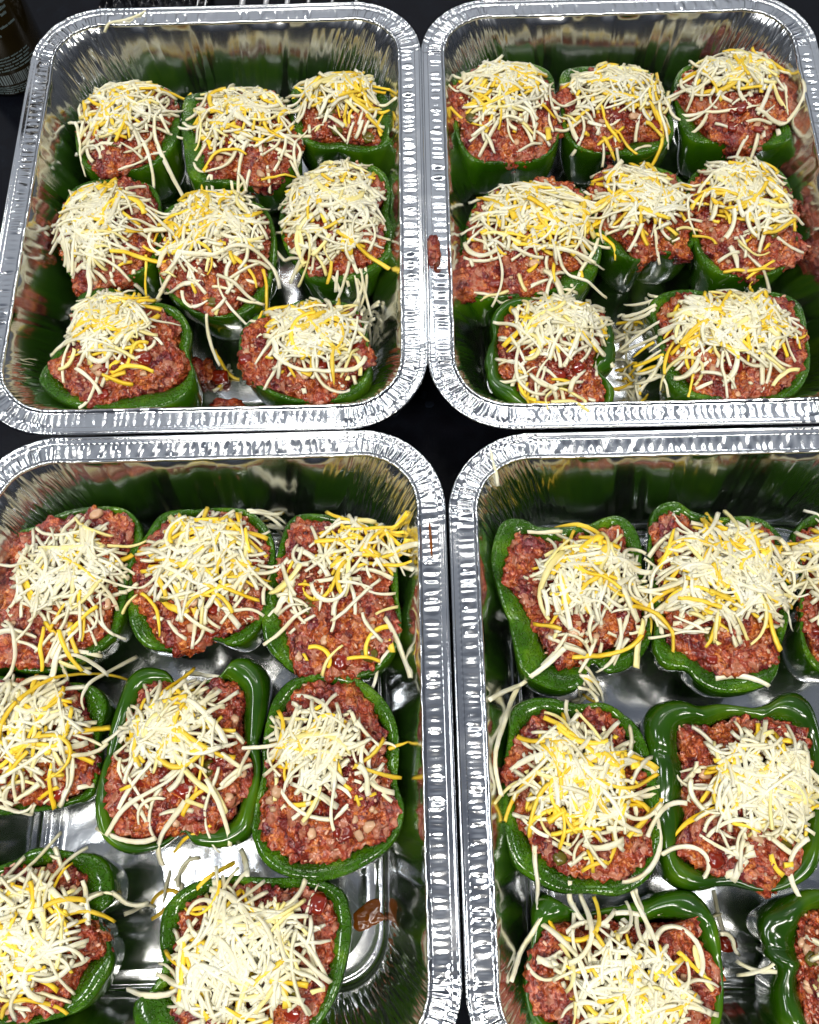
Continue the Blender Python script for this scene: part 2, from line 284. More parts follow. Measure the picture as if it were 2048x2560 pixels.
PEPPERS = {
 'A1': ((-17.52,45.75),
   [(-3.02,3.04),(-1.54,4.17),(0.91,4.11),(3.04,3.29),(3.67,1.25),(3.65,-1.34),(2.64,-3.17),(1.01,-3.89),(-1.00,-3.76),(-2.56,-3.03),(-3.26,-1.52),(-3.54,0.86)],
   [(-3.26,0.44),(-2.58,2.80),(-1.27,3.83),(1.70,3.40),(3.28,2.84),(3.51,1.50),(2.90,-0.20),(2.32,-2.28),(1.05,-3.66),(-0.74,-4.16),(-1.80,-3.26),(-2.58,-1.74)],
   [(0.03, 0.95, 2.37, 2.46, 110, 0.14), (0.44, -0.37, 3.35, 3.97, 28, 0.1)]),
 'A2': ((-10.09,44.62),
   [(-3.67,3.70),(-2.47,4.07),(-0.57,4.27),(2.55,3.94),(3.75,2.31),(4.25,-0.33),(4.06,-2.42),(2.57,-3.97),(0.92,-4.37),(-1.07,-4.04),(-2.90,-3.61),(-3.58,-1.07),(-3.84,1.51)],
   [(-2.65,2.99),(-0.52,3.95),(2.58,3.51),(3.78,1.45),(4.19,-0.93),(4.42,-2.83),(2.93,-4.47),(0.95,-4.24),(-0.38,-3.54),(-1.69,-3.65),(-1.90,-2.20),(-2.47,-0.06)],
   [(0.54, 0.89, 2.76, 2.53, 120, 0.14), (1.06, -1.04, 3.47, 3.88, 40, 0.25)]),
 'A3': ((-3.00,46.06),
   [(-3.59,2.21),(-2.46,3.03),(-0.71,3.59),(1.37,3.44),(2.87,1.77),(3.39,-0.03),(3.50,-1.34),(3.20,-2.60),(1.66,-3.34),(-0.35,-3.20),(-2.18,-2.66),(-3.35,-1.30),(-3.34,0.43)],
   [(-2.80,0.63),(-1.58,2.32),(1.01,2.58),(2.32,0.72),(1.77,-0.33),(2.54,-2.53),(1.53,-2.67),(-0.47,-2.22),(-2.32,-1.99),(-2.81,-0.89)],
   [(-0.15, 1.18, 2.19, 1.62, 100, 0.25), (-0.01, 0.08, 2.93, 2.76, 30, 0.2)]),
 'A4': ((-18.02,37.53),
   [(-2.92,3.51),(-0.83,4.40),(1.36,4.05),(2.90,3.13),(3.50,0.68),(3.28,-1.64),(2.57,-3.31),(0.55,-4.12),(-1.34,-4.18),(-2.55,-2.99),(-3.21,-0.84),(-3.31,1.32)],
   [(-3.70,0.11),(-2.81,3.13),(-0.72,3.81),(1.94,3.63),(3.00,2.14),(2.97,-0.62),(2.29,-3.06),(1.08,-3.92),(-1.24,-4.51),(-1.90,-4.10),(-2.52,-2.37),(-3.33,-1.37)],
   [(-0.34, -0.06, 2.0, 2.67, 120, 0.18), (0.5, -0.69, 3.03, 3.76, 40, 0.2)]),
 'A5': ((-11.07,35.30),
   [(-3.97,3.55),(-2.71,4.67),(-0.58,4.93),(1.57,4.59),(3.06,3.49),(3.71,1.28),(3.79,-1.03),(3.24,-3.04),(2.16,-4.25),(0.77,-4.71),(-0.94,-4.60),(-2.38,-3.61),(-3.56,-1.87),(-4.16,0.62)],
   [(-3.39,2.75),(-1.82,4.24),(0.63,4.08),(2.77,2.75),(3.26,0.38),(2.96,-1.87),(1.72,-3.63),(0.49,-4.46),(-0.90,-4.37),(-2.04,-3.03),(-3.18,-2.04),(-3.61,0.44)],
   [(-0.26, 1.53, 2.86, 3.02, 150, 0.17), (-0.2, -0.75, 3.45, 4.19, 50, 0.15)]),
 'A6': ((-3.35,37.13),
   [(-3.85,2.20),(-2.52,3.94),(-0.18,5.02),(2.47,4.43),(3.40,2.93),(3.13,0.55),(3.54,-1.24),(2.99,-2.92),(1.36,-4.13),(-0.70,-4.38),(-2.27,-3.90),(-3.37,-2.33),(-4.01,-0.17)],
   [(-3.33,1.80),(-2.17,3.33),(-0.01,4.21),(1.96,3.88),(2.73,2.40),(2.47,0.04),(2.56,-1.90),(1.56,-3.17),(-0.35,-3.79),(-2.24,-3.30),(-3.02,-1.74),(-3.49,0.03)],
   [(-0.5, 0.76, 2.63, 3.44, 160, 0.1), (-0.68, -0.39, 3.32, 4.12, 50, 0.12)]),
 'A7': ((-16.95,28.80),
   [(-3.01,3.12),(-2.40,4.37),(-0.51,4.43),(1.91,3.36),(3.50,2.71),(4.41,1.21),(4.32,-0.37),(4.72,-1.96),(4.19,-3.28),(2.27,-4.01),(-0.27,-4.02),(-2.71,-3.37),(-4.41,-2.09),(-4.72,-1.21),(-4.06,-0.04),(-3.24,1.15)],
   [(-2.69,2.97),(-0.85,3.40),(1.36,3.08),(2.78,2.63),(3.85,1.12),(3.66,0.07),(4.32,-1.18),(4.20,-2.21),(2.87,-2.80),(0.79,-3.18),(-1.28,-3.48),(-2.71,-2.47),(-4.12,-1.02),(-3.37,-0.02),(-2.72,1.35)],
   [(-0.3, 1.41, 2.14, 2.1, 125, 0.2), (-0.23, 0.35, 2.73, 2.91, 30, 0.3)]),
 'A8': ((-5.71,28.21),
   [(-3.04,2.65),(-1.18,3.26),(0.86,3.68),(2.88,3.18),(3.77,1.68),(3.94,-0.10),(3.95,-1.83),(3.01,-3.13),(1.20,-3.69),(-0.89,-3.56),(-2.69,-2.62),(-3.76,-1.36),(-4.09,0.22),(-3.96,1.62)],
   [(-4.14,0.98),(-3.00,1.80),(-1.15,2.76),(0.88,3.18),(2.89,2.87),(3.47,1.57),(3.88,0.14),(3.83,-1.25),(2.74,-2.38),(1.53,-3.15),(0.48,-3.58),(-1.46,-3.13),(-2.81,-2.55),(-3.72,-1.48),(-4.04,-0.42)],
   [(0.63, 0.55, 2.26, 1.89, 110, 0.2), (0.61, -0.66, 3.14, 2.52, 40, 0.15)]),
 'B1': ((7.94,45.51),
   [(-3.49,3.02),(-2.00,4.21),(0.18,4.49),(2.32,4.23),(3.37,3.18),(3.47,1.05),(3.44,-1.43),(2.83,-3.41),(1.14,-4.48),(-1.08,-4.53),(-2.78,-4.03),(-3.61,-2.37),(-3.77,0.09)],
   [(-3.60,1.54),(-2.76,2.97),(-0.38,3.88),(2.22,3.48),(3.25,2.34),(3.35,0.23),(3.15,-2.41),(2.11,-3.94),(0.20,-4.21),(-0.74,-4.14),(-2.14,-3.85),(-3.17,-2.79),(-3.59,-0.74)],
   [(-0.21, 0.92, 2.55, 2.44, 110, 0.2), (-0.18, -0.53, 3.31, 3.96, 40, 0.1)]),
 'B2': ((15.21,45.16),
   [(-3.50,3.50),(-2.35,4.18),(-0.20,4.14),(2.23,3.75),(3.35,2.38),(3.71,0.46),(3.61,-1.79),(3.00,-3.16),(1.13,-4.03),(-0.74,-3.90),(-2.60,-3.58),(-3.73,-2.31),(-3.92,0.36)],
   [(-3.49,1.59),(-2.49,3.22),(-0.29,3.71),(2.13,3.33),(3.15,1.35),(3.13,-0.93),(2.54,-2.72),(0.66,-2.59),(-0.91,-3.68),(-2.88,-2.95),(-3.44,-0.89)],
   [(-0.31, 0.97, 2.46, 1.93, 90, 0.17), (-0.15, -0.27, 3.62, 3.57, 50, 0.15)]),
 'B3': ((23.37,45.29),
   [(-4.05,2.41),(-2.97,3.52),(-0.92,3.92),(1.40,3.97),(3.28,3.41),(4.05,2.28),(4.19,0.57),(3.98,-1.28),(3.34,-2.86),(1.89,-3.77),(0.10,-4.04),(-1.70,-3.53),(-3.71,-3.19),(-4.44,-1.73),(-4.45,0.33)],
   [(-4.21,1.16),(-3.17,2.57),(-1.05,3.49),(1.54,4.18),(2.80,3.01),(3.60,1.25),(3.75,-0.43),(2.88,-1.61),(1.31,-3.12),(0.47,-4.25),(-1.24,-4.14),(-1.76,-3.51),(-3.13,-2.21),(-3.57,-0.96),(-4.30,0.54)],
   [(-0.54, 1.33, 2.22, 2.04, 100, 0.13), (-0.81, -1.12, 3.59, 3.15, 35, 0.1)]),
 'B4': ((8.31,35.07),
   [(-3.78,1.98),(-3.05,3.44),(-1.56,4.50),(0.96,4.72),(3.40,4.17),(4.46,2.57),(4.62,0.14),(4.37,-1.84),(3.10,-3.70),(0.98,-4.09),(-1.55,-4.11),(-3.33,-4.17),(-4.29,-3.06),(-4.34,-0.56)],
   [(-3.62,2.19),(-2.23,4.18),(0.61,4.57),(3.07,4.21),(4.10,2.43),(3.96,0.03),(2.96,-2.07),(2.01,-2.54),(1.30,-3.55),(-1.56,-4.07),(-3.32,-3.95),(-4.33,-3.54),(-4.34,-1.60),(-3.89,0.54)],
   [(0.17, 0.93, 3.14, 2.5, 150, 0.22), (-0.15, -0.86, 3.99, 3.98, 60, 0.12)]),
 'B5': ((15.72,36.34),
   [(-2.70,3.39),(-1.31,4.46),(0.59,4.53),(2.37,3.83),(3.25,2.41),(3.27,0.14),(2.99,-2.05),(1.80,-2.88),(0.46,-2.80),(0.23,-2.33),(-0.36,-3.28),(-1.28,-3.40),(-2.63,-2.24),(-3.25,-1.11),(-3.42,1.33)],
   [(-2.98,2.65),(-1.09,4.08),(1.96,3.48),(3.05,1.50),(2.79,-1.10),(2.20,-2.88),(0.77,-2.42),(-0.28,-3.43),(-1.14,-3.20),(-1.97,-1.52),(-3.00,0.01)],
   [(-0.43, 1.06, 2.48, 2.01, 105, 0.17), (-0.28, -0.06, 3.13, 2.86, 40, 0.1)]),
 'B6': ((22.10,35.73),
   [(-3.23,3.42),(-1.77,4.69),(0.82,5.10),(2.89,4.38),(3.47,2.59),(3.26,-0.03),(3.04,-1.85),(2.31,-3.24),(0.63,-4.20),(-1.20,-4.43),(-2.76,-3.98),(-3.71,-2.50),(-3.76,0.05)],
   [(-3.29,2.87),(-1.36,4.68),(1.19,4.90),(2.94,3.42),(3.33,0.73),(3.27,-1.84),(2.28,-3.03),(0.57,-4.16),(-1.52,-4.20),(-2.66,-3.07),(-3.32,-1.59),(-3.27,0.61)],
   [(0.13, 1.4, 2.09, 2.72, 125, 0.17), (-0.54, -0.58, 3.1, 3.86, 45, 0.25)]),
 'B7': ((8.96,26.83),
   [(-3.47,3.01),(-2.49,4.15),(-0.82,4.57),(1.51,4.08),(3.16,3.11),(3.93,2.21),(4.10,0.68),(3.69,-0.77),(2.91,-1.30),(3.48,-2.38),(3.06,-3.46),(1.74,-3.85),(-0.23,-3.89),(-1.88,-3.48),(-2.95,-2.79),(-4.00,-1.77),(-4.26,-0.45),(-3.95,0.68),(-3.51,1.65)],
   [(-3.21,1.01),(-2.46,2.99),(-0.63,3.73),(2.28,3.38),(3.15,2.13),(2.62,0.16),(2.07,-0.79),(2.89,-2.29),(2.47,-3.37),(0.62,-3.57),(-0.78,-3.49),(-2.08,-2.31),(-2.28,-1.50),(-3.26,-1.28)],
   [(0.49, 1.45, 2.35, 1.79, 110, 0.15), (-0.28, -0.46, 2.95, 3.45, 45, 0.12)]),
 'B8': ((19.55,27.11),
   [(-4.46,2.98),(-3.75,3.81),(-2.38,4.07),(-0.20,3.76),(2.00,3.62),(3.59,3.43),(4.75,2.58),(4.98,0.87),(4.72,-1.11),(4.11,-2.69),(3.05,-3.75),(1.25,-4.27),(-0.14,-4.19),(-1.50,-3.95),(-3.13,-3.53),(-4.11,-2.52),(-4.39,-0.55),(-4.39,1.45)],
   [(-3.65,2.80),(-2.50,3.59),(-0.31,3.45),(2.60,3.27),(3.92,2.50),(4.34,0.95),(4.40,-0.55),(3.51,-2.45),(2.46,-3.50),(0.56,-3.86),(-0.22,-4.28),(-0.86,-3.93),(-2.29,-3.21),(-3.23,-2.04),(-3.69,-0.39),(-3.95,1.29)],
   [(-0.19, 0.56, 2.82, 2.09, 150, 0.13), (-0.24, -0.58, 3.78, 2.99, 55, 0.16)]),
 'C1': ((-18.76,14.59),
   [(-3.56,2.07),(-3.22,3.15),(-2.22,3.56),(-0.49,4.26),(1.76,4.38),(3.14,3.90),(3.95,2.74),(3.86,1.65),(3.38,-0.16),(3.26,-1.94),(2.86,-3.52),(1.51,-4.45),(-0.41,-5.05),(-2.41,-4.81),(-3.48,-4.04),(-3.99,-1.99),(-3.95,0.25)],
   [(-3.21,2.45),(-1.98,3.48),(-0.39,4.02),(1.24,4.25),(2.91,3.84),(3.71,2.84),(3.33,1.77),(2.84,0.12),(2.91,-2.12),(2.36,-3.54),(0.35,-4.85),(-1.75,-4.88),(-3.21,-4.38),(-3.75,-2.05),(-3.74,0.48)],
   [(0.09, 0.18, 2.44, 2.21, 110, 0.07), (0.19, -1.01, 3.28, 3.86, 50, 0.2)]),
 'C2': ((-11.66,14.16),
   [(-3.13,2.70),(-2.30,4.08),(-0.82,4.39),(1.43,4.18),(2.93,3.78),(3.98,2.46),(4.28,0.59),(3.85,-1.49),(3.15,-3.06),(2.02,-3.71),(0.88,-3.37),(-0.24,-3.74),(-1.65,-3.80),(-2.95,-3.30),(-3.74,-1.95),(-4.02,0.29),(-3.68,1.95)],
   [(-3.72,1.28),(-2.79,2.93),(-1.05,3.93),(1.63,4.10),(3.12,3.22),(3.87,1.62),(3.88,-0.65),(3.18,-2.38),(1.91,-3.32),(0.39,-4.24),(-1.16,-4.15),(-2.49,-2.94),(-3.42,-1.44),(-3.79,-0.08)],
   [(0.42, 0.8, 2.44, 2.22, 130, 0.15), (0.59, 0.04, 3.42, 3.62, 60, 0.15)]),
 'C3': ((-4.61,12.95),
   [(-2.70,2.87),(-2.18,4.40),(-1.28,4.83),(0.80,4.55),(2.56,3.98),(3.68,2.51),(3.87,0.22),(3.91,-1.84),(3.43,-3.24),(2.26,-4.31),(0.16,-4.61),(-1.65,-4.24),(-2.76,-3.48),(-3.47,-2.30),(-3.56,-0.55),(-3.06,1.21)],
   [(-2.67,2.50),(-2.00,4.16),(-0.67,4.56),(1.10,4.14),(2.85,3.58),(3.52,2.00),(3.71,-0.12),(3.62,-2.16),(2.86,-3.54),(1.98,-4.75),(0.18,-4.51),(-1.48,-4.14),(-2.17,-2.98),(-2.59,-1.24),(-2.74,0.98)],
   [(1.85, 2.59, 2.01, 1.5, 55, 0.25), (-0.63, 0.34, 2.12, 1.88, 35, 0.05), (0.59, -1.89, 3.2, 2.78, 22, 0.2)]),
 'C4': ((-19.82,6.11),
   [(-4.56,2.39),(-3.01,3.42),(-0.74,3.30),(1.24,3.05),(2.81,2.69),(3.58,1.68),(3.27,0.07),(3.39,-1.52),(3.08,-2.93),(1.78,-3.37),(-0.07,-3.53),(-2.22,-3.42),(-3.99,-2.05),(-4.56,0.21)],
   [(-4.00,2.05),(-2.03,3.05),(0.06,3.08),(2.47,2.54),(2.74,0.88),(3.56,-1.15),(2.88,-2.80),(1.31,-3.23),(-0.68,-3.25),(-2.70,-3.02),(-3.98,-1.42)],
   [(-0.31, 0.41, 2.57, 1.96, 110, 0.15), (-0.06, -0.78, 3.48, 2.92, 55, 0.2)]),
 'C5': ((-11.99,5.37),
   [(-4.37,-0.79),(-4.14,0.79),(-3.70,2.39),(-3.22,3.75),(-2.41,4.27),(-1.27,4.06),(-0.83,3.48),(0.15,3.43),(1.54,3.63),(2.23,4.44),(3.07,4.39),(3.92,3.50),(4.07,1.98),(3.88,0.37),(3.82,-1.47),(3.57,-3.12),(3.18,-4.36),(2.01,-4.91),(0.70,-4.85),(0.02,-4.32),(-1.14,-4.88),(-2.71,-4.92),(-3.94,-4.12),(-4.44,-2.72)],
   [(-3.05,1.92),(-2.44,3.25),(-0.08,3.40),(2.01,3.43),(3.00,2.55),(3.02,0.92),(3.31,-0.55),(3.72,-1.22),(3.20,-2.48),(2.43,-3.95),(1.52,-4.27),(0.07,-4.33),(-1.36,-4.50),(-3.07,-4.41),(-3.79,-3.39),(-3.95,-1.09),(-3.49,0.20)],
   [(-0.45, 0.74, 2.02, 1.94, 105, 0.14), (-0.12, -0.83, 3.32, 3.5, 45, 0.15)]),
 'C6': ((-4.94,3.83),
   [(-2.98,2.70),(-2.57,3.91),(-1.60,4.82),(0.08,5.01),(1.75,4.65),(3.10,3.47),(3.72,2.08),(3.79,0.62),(3.67,-0.67),(3.94,-1.96),(3.48,-3.31),(2.26,-4.35),(0.17,-5.09),(-1.90,-4.86),(-3.20,-4.08),(-3.74,-2.82),(-3.62,-1.57),(-3.17,0.07),(-3.18,1.38)],
   [(-2.13,3.44),(-0.60,4.74),(0.93,4.52),(2.56,3.47),(3.32,2.08),(3.25,0.37),(3.32,-1.05),(3.65,-2.58),(3.09,-3.41),(1.76,-4.08),(0.20,-4.48),(-1.36,-4.53),(-2.52,-3.74),(-3.31,-2.47),(-3.33,-0.97),(-2.80,0.68),(-2.53,1.98)],
   [(-0.14, 1.25, 1.86, 1.79, 75, 0.1), (-0.03, 0.08, 2.77, 2.62, 45, 0.18)]),
 'C7': ((-18.35,-2.74),
   [(-1.86,3.22),(-0.99,3.67),(0.73,3.52),(2.21,3.14),(2.92,2.25),(3.00,1.05),(2.40,0.37),(2.96,-0.35),(3.29,-1.52),(2.74,-2.62),(1.81,-3.57),(-0.01,-4.03),(-1.82,-4.38),(-3.79,-3.41),(-4.96,-1.12),(-5.01,1.21),(-3.62,2.57)],
   [(-4.27,1.18),(-2.49,2.52),(-1.23,2.94),(0.57,3.22),(1.56,2.32),(1.65,1.13),(1.44,0.55),(2.89,-0.10),(3.20,-1.04),(2.24,-1.67),(1.79,-2.32),(0.99,-3.17),(-0.54,-4.08),(-3.10,-3.20),(-4.36,-1.13)],
   [(-0.81, -0.43, 2.13, 2.23, 140, 0.3), (-0.64, 0.36, 3.02, 3.03, 50, 0.15)]),
 'C8': ((-9.07,-4.23),
   [(-3.68,2.18),(-2.43,3.18),(-0.75,3.46),(1.19,3.24),(3.14,3.15),(4.55,2.72),(5.18,1.98),(5.27,0.57),(4.85,-1.11),(4.19,-2.52),(3.07,-3.55),(0.01,-3.84),(-3.05,-3.70),(-4.69,-2.97),(-5.00,-1.87),(-4.28,-1.35),(-3.70,-0.36),(-3.88,0.79)],
   [(-2.61,2.37),(-0.70,2.99),(1.74,2.98),(3.80,2.53),(4.68,1.78),(4.52,0.05),(4.24,-1.17),(3.97,-2.48),(2.49,-3.49),(-0.57,-3.56),(-2.66,-3.03),(-3.23,-1.26),(-3.30,0.43)],
   [(0.02, -0.1, 2.47, 2.29, 150, 0.14), (0.39, -0.23, 3.69, 3.03, 70, 0.16)]),
 'D1': ((8.47,12.36),
   [(-3.74,3.77),(-3.17,4.41),(-2.27,4.43),(-1.54,4.05),(-0.28,3.84),(1.26,3.89),(2.20,4.25),(3.12,4.40),(3.93,3.74),(4.27,2.51),(4.20,1.19),(4.16,-0.87),(3.89,-2.74),(2.86,-4.03),(1.58,-4.56),(0.82,-3.92),(0.43,-4.14),(-0.03,-4.96),(-1.02,-5.20),(-2.18,-4.84),(-3.07,-4.08),(-3.43,-2.71),(-3.78,-1.07),(-4.02,0.48),(-4.19,2.19)],
   [(-3.06,2.99),(-2.24,3.61),(-0.88,3.27),(0.90,3.30),(2.23,3.76),(3.28,3.03),(3.60,1.69),(3.69,-0.39),(3.93,-2.17),(3.06,-3.11),(1.36,-3.14),(0.06,-3.92),(-1.16,-4.09),(-1.81,-3.33),(-2.06,-2.21),(-2.69,-1.18),(-3.18,0.25),(-3.88,0.80),(-3.55,1.69)],
   [(0.81, 0.44, 2.31, 1.87, 105, 0.1), (1.06, -0.46, 3.14, 3.28, 45, 0.18)]),
 'D2': ((16.00,12.04),
   [(-3.25,2.56),(-2.87,4.29),(-2.17,5.14),(-1.12,5.29),(-0.32,4.62),(1.14,4.20),(2.82,4.24),(4.00,3.76),(4.53,2.52),(4.39,0.56),(3.84,-1.58),(3.12,-3.40),(2.48,-4.81),(1.19,-5.34),(-0.49,-5.37),(-1.60,-4.84),(-2.10,-4.21),(-3.16,-4.03),(-3.75,-3.15),(-3.35,-1.19),(-3.32,0.73)],
   [(-2.78,3.94),(-1.67,4.56),(-0.19,4.20),(1.40,3.84),(3.52,3.58),(3.99,2.09),(3.76,-0.36),(3.15,-2.21),(3.01,-4.16),(1.78,-4.33),(0.06,-4.60),(-1.15,-3.94),(-2.23,-3.15),(-2.99,-2.62),(-2.94,-0.63),(-2.94,1.95)],
   [(0.37, 0.75, 2.79, 2.36, 160, 0.2), (0.16, 0.25, 3.86, 3.66, 70, 0.14)]),
 'D3': ((22.79,11.61),
   [(-2.06,3.34),(-0.56,4.48),(1.94,4.20),(3.88,2.74),(3.66,-0.24),(2.25,-3.04),(0.01,-4.37),(-1.89,-4.27),(-2.71,-3.02),(-2.58,-1.17),(-1.95,1.36)],
   [(-2.20,3.02),(-0.71,4.14),(1.74,3.73),(3.34,2.44),(3.06,-0.27),(1.75,-2.69),(-0.22,-3.92),(-1.87,-3.83),(-2.55,-2.46),(-2.42,-0.60),(-1.92,1.29)],
   [(0.12, 0.81, 2.41, 2.1, 110, 0.12), (-0.41, 0.08, 3.24, 3.39, 40, 0.12)]),
 'D4': ((7.50,2.40),
   [(-3.12,2.59),(-2.76,3.97),(-1.87,4.51),(-0.79,4.51),(0.60,4.15),(2.03,4.13),(3.13,3.43),(3.70,2.47),(3.98,1.09),(4.08,-0.59),(3.88,-2.74),(3.20,-4.28),(1.75,-5.13),(0.22,-4.95),(-1.32,-4.77),(-2.59,-4.09),(-3.31,-3.43),(-3.65,-2.15),(-3.71,-0.19),(-3.45,1.47)],
   [(-2.50,3.11),(-1.36,3.87),(0.03,3.56),(1.73,3.94),(2.82,3.18),(3.24,2.01),(3.47,0.31),(3.65,-1.66),(3.57,-2.93),(2.97,-4.05),(1.46,-4.49),(-0.22,-4.61),(-1.06,-4.16),(-2.08,-3.28),(-2.99,-2.18),(-3.40,-0.43),(-3.49,1.12)],
   [(-0.01, 0.22, 2.25, 2.23, 150, 0.27), (0.17, -0.22, 3.36, 3.45, 70, 0.15)]),
 'D5': ((15.64,2.47),
   [(-4.28,2.73),(-3.54,3.74),(-2.31,3.97),(-1.41,3.63),(-0.22,3.68),(1.29,3.49),(2.14,3.56),(2.93,3.99),(3.76,3.95),(4.32,3.21),(4.48,1.70),(4.36,-0.54),(3.68,-2.68),(3.13,-4.23),(2.07,-5.01),(0.46,-5.34),(-1.16,-5.05),(-2.84,-5.17),(-3.88,-4.71),(-4.28,-3.65),(-4.34,-1.74),(-4.36,0.46)],
   [(-2.69,2.62),(-1.62,2.68),(-0.01,3.18),(1.35,2.87),(2.68,2.46),(3.63,1.95),(3.70,0.03),(3.04,-3.18),(1.64,-4.57),(0.57,-5.54),(-0.63,-4.87),(-2.26,-4.68),(-3.25,-3.91),(-3.82,-3.25),(-2.92,-1.81),(-2.81,0.37)],
   [(0.77, -0.64, 2.23, 2.1, 150, 0.14), (0.57, -1.06, 3.44, 3.2, 60, 0.12)]),
 'D6': ((8.85,-5.14),
   [(-3.85,2.11),(-3.12,2.69),(-2.40,2.25),(-1.67,1.81),(0.03,2.13),(1.48,2.26),(2.41,2.52),(3.73,2.45),(4.46,1.51),(4.69,0.30),(4.52,-1.35),(4.02,-3.03),(2.86,-4.27),(-0.34,-4.67),(-3.40,-3.98),(-4.53,-2.63),(-4.69,-0.91),(-4.20,0.83)],
   [(-4.13,0.64),(-3.29,1.40),(-1.97,1.43),(-0.82,1.88),(0.44,1.41),(2.03,1.04),(3.73,1.45),(4.01,0.45),(4.33,-0.84),(4.09,-2.25),(2.92,-3.60),(-0.30,-4.09),(-3.15,-3.31),(-4.62,-2.22),(-4.65,-0.89)],
   [(-0.1, -1.38, 2.19, 1.56, 110, 0.12), (-0.24, -0.81, 3.56, 2.66, 60, 0.14)]),
 'D7': ((18.13,-5.74),
   [(-2.58,1.69),(-1.69,2.35),(-0.71,2.81),(0.45,3.06),(2.40,2.86),(4.13,1.77),(4.40,-0.23),(3.30,-2.56),(1.41,-3.86),(-1.18,-3.74),(-2.46,-2.75),(-2.51,-1.34),(-2.22,-0.39),(-2.73,0.31)],
   [(-0.85,1.42),(0.53,2.26),(2.67,2.05),(3.68,0.32),(2.80,-2.04),(0.95,-3.16),(-1.10,-2.97),(-1.41,-1.36),(-1.12,0.06)],
   [(1.52, -0.46, 1.77, 1.57, 80, 0.14)]),
}
OPT = {'B5': {'lobes': 4, 'seam': -1.40, 'crease': 1.5}, 'C2': {'lobes': 4, 'seam': -1.5, 'crease': 1.3}, 'C5': {'puff': 0.8, 'lobes': 4, 'seam': -1.53, 'crease': 1.4},
       'D5': {'puff': 1.0, 'lobes': 4, 'seam': 1.2}, 'D1': {'lobes': 4, 'seam': -1.2, 'crease': 1.4}, 'B8': {'lobes': 4, 'seam': -1.55, 'crease': 1.2}, 'D6': {'puff': 0.8, 'lobes': 4, 'seam': 1.5}, 'B7': {'puff': 0.8, 'lobes': 4, 'seam': .2, 'crease': 1.5},
       'B2': {'lobes': 4, 'seam': -1.8, 'crease': 1.2}, 'D2': {'lobes': 4, 'seam': -2.4, 'crease': 1.3}, 'A7': {'lobes': 3, 'seam': .2, 'crease': .7}, 'C6': {'lobes': 3, 'seam': -.3, 'crease': .6},
       'B3': {'lobes': 4, 'seam': -1.35, 'crease': 1.2}, 'A3': {'lobes': 4, 'seam': -.15, 'crease': 1.2}, 'D7': {'puff': 1.0, 'lobes': 4, 'seam': 2.9, 'crease': 1.6}}
LABELS = {
 'A1': 'stuffed pepper in the back left corner of the upper left pan, nearest the bottle',
 'A2': 'stuffed pepper at the middle of the back row, upper left pan',
 'A3': 'small stuffed pepper with a curled bare lobe, back right of the upper left pan',
 'A4': 'stuffed pepper by the left wall, middle row of the upper left pan, filling spilling left',
 'A5': 'heavily topped stuffed pepper at the centre of the upper left pan',
 'A6': 'stuffed pepper buried in cheese at the right wall, middle row of the upper left pan',
 'A7': 'stuffed pepper with broad bare green front edge, front left of the upper left pan',
 'A8': 'stuffed pepper in the front right of the upper left pan, beside loose shreds',
 'B1': 'stuffed pepper in the back left corner of the upper right pan',
 'B2': 'stuffed pepper at the middle of the back row, upper right pan',
 'B3': 'stuffed pepper in the back right corner of the upper right pan',
 'B4': 'large stuffed pepper at the left wall, middle row of the upper right pan',
 'B5': 'stuffed pepper with three shiny bare lobes in front, centre of the upper right pan',
 'B6': 'stuffed pepper at the right wall, middle row of the upper right pan',
 'B7': 'lobed stuffed pepper with bright green skin, front left of the upper right pan',
 'B8': 'wide stuffed pepper with filling running down its front, front right of the upper right pan',
 'C1': 'stuffed pepper in the back row left, lower left pan, cut by the photo edge',
 'C2': 'round stuffed pepper at the middle of the back row, lower left pan',
 'C3': 'thinly topped stuffed pepper with much bare filling, back right of the lower left pan',
 'C4': 'stuffed pepper at the left photo edge, middle row of the lower left pan',
 'C5': 'lobed stuffed pepper with bare curled rims at the back, centre of the lower left pan',
 'C6': 'tall stuffed pepper with thick green front rim by the right wall, lower left pan',
 'C7': 'yellow topped stuffed pepper at the lower left corner of the photo',
 'C8': 'large stuffed pepper at the bottom of the photo, front of the lower left pan',
 'D1': 'stuffed pepper with wide bare green left edge, back left of the lower right pan',
 'D2': 'thickly topped stuffed pepper at the middle of the back row, lower right pan',
 'D3': 'stuffed pepper cut by the right photo edge, back row of the lower right pan',
 'D4': 'yellow topped stuffed pepper at the left wall, middle row of the lower right pan',
 'D5': 'stuffed pepper with big bare green lobes behind, middle row of the lower right pan',
 'D6': 'stuffed pepper with long draping shreds at the bottom of the lower right pan',
 'D7': 'stuffed pepper at the bottom right photo corner showing folded green skin',
}
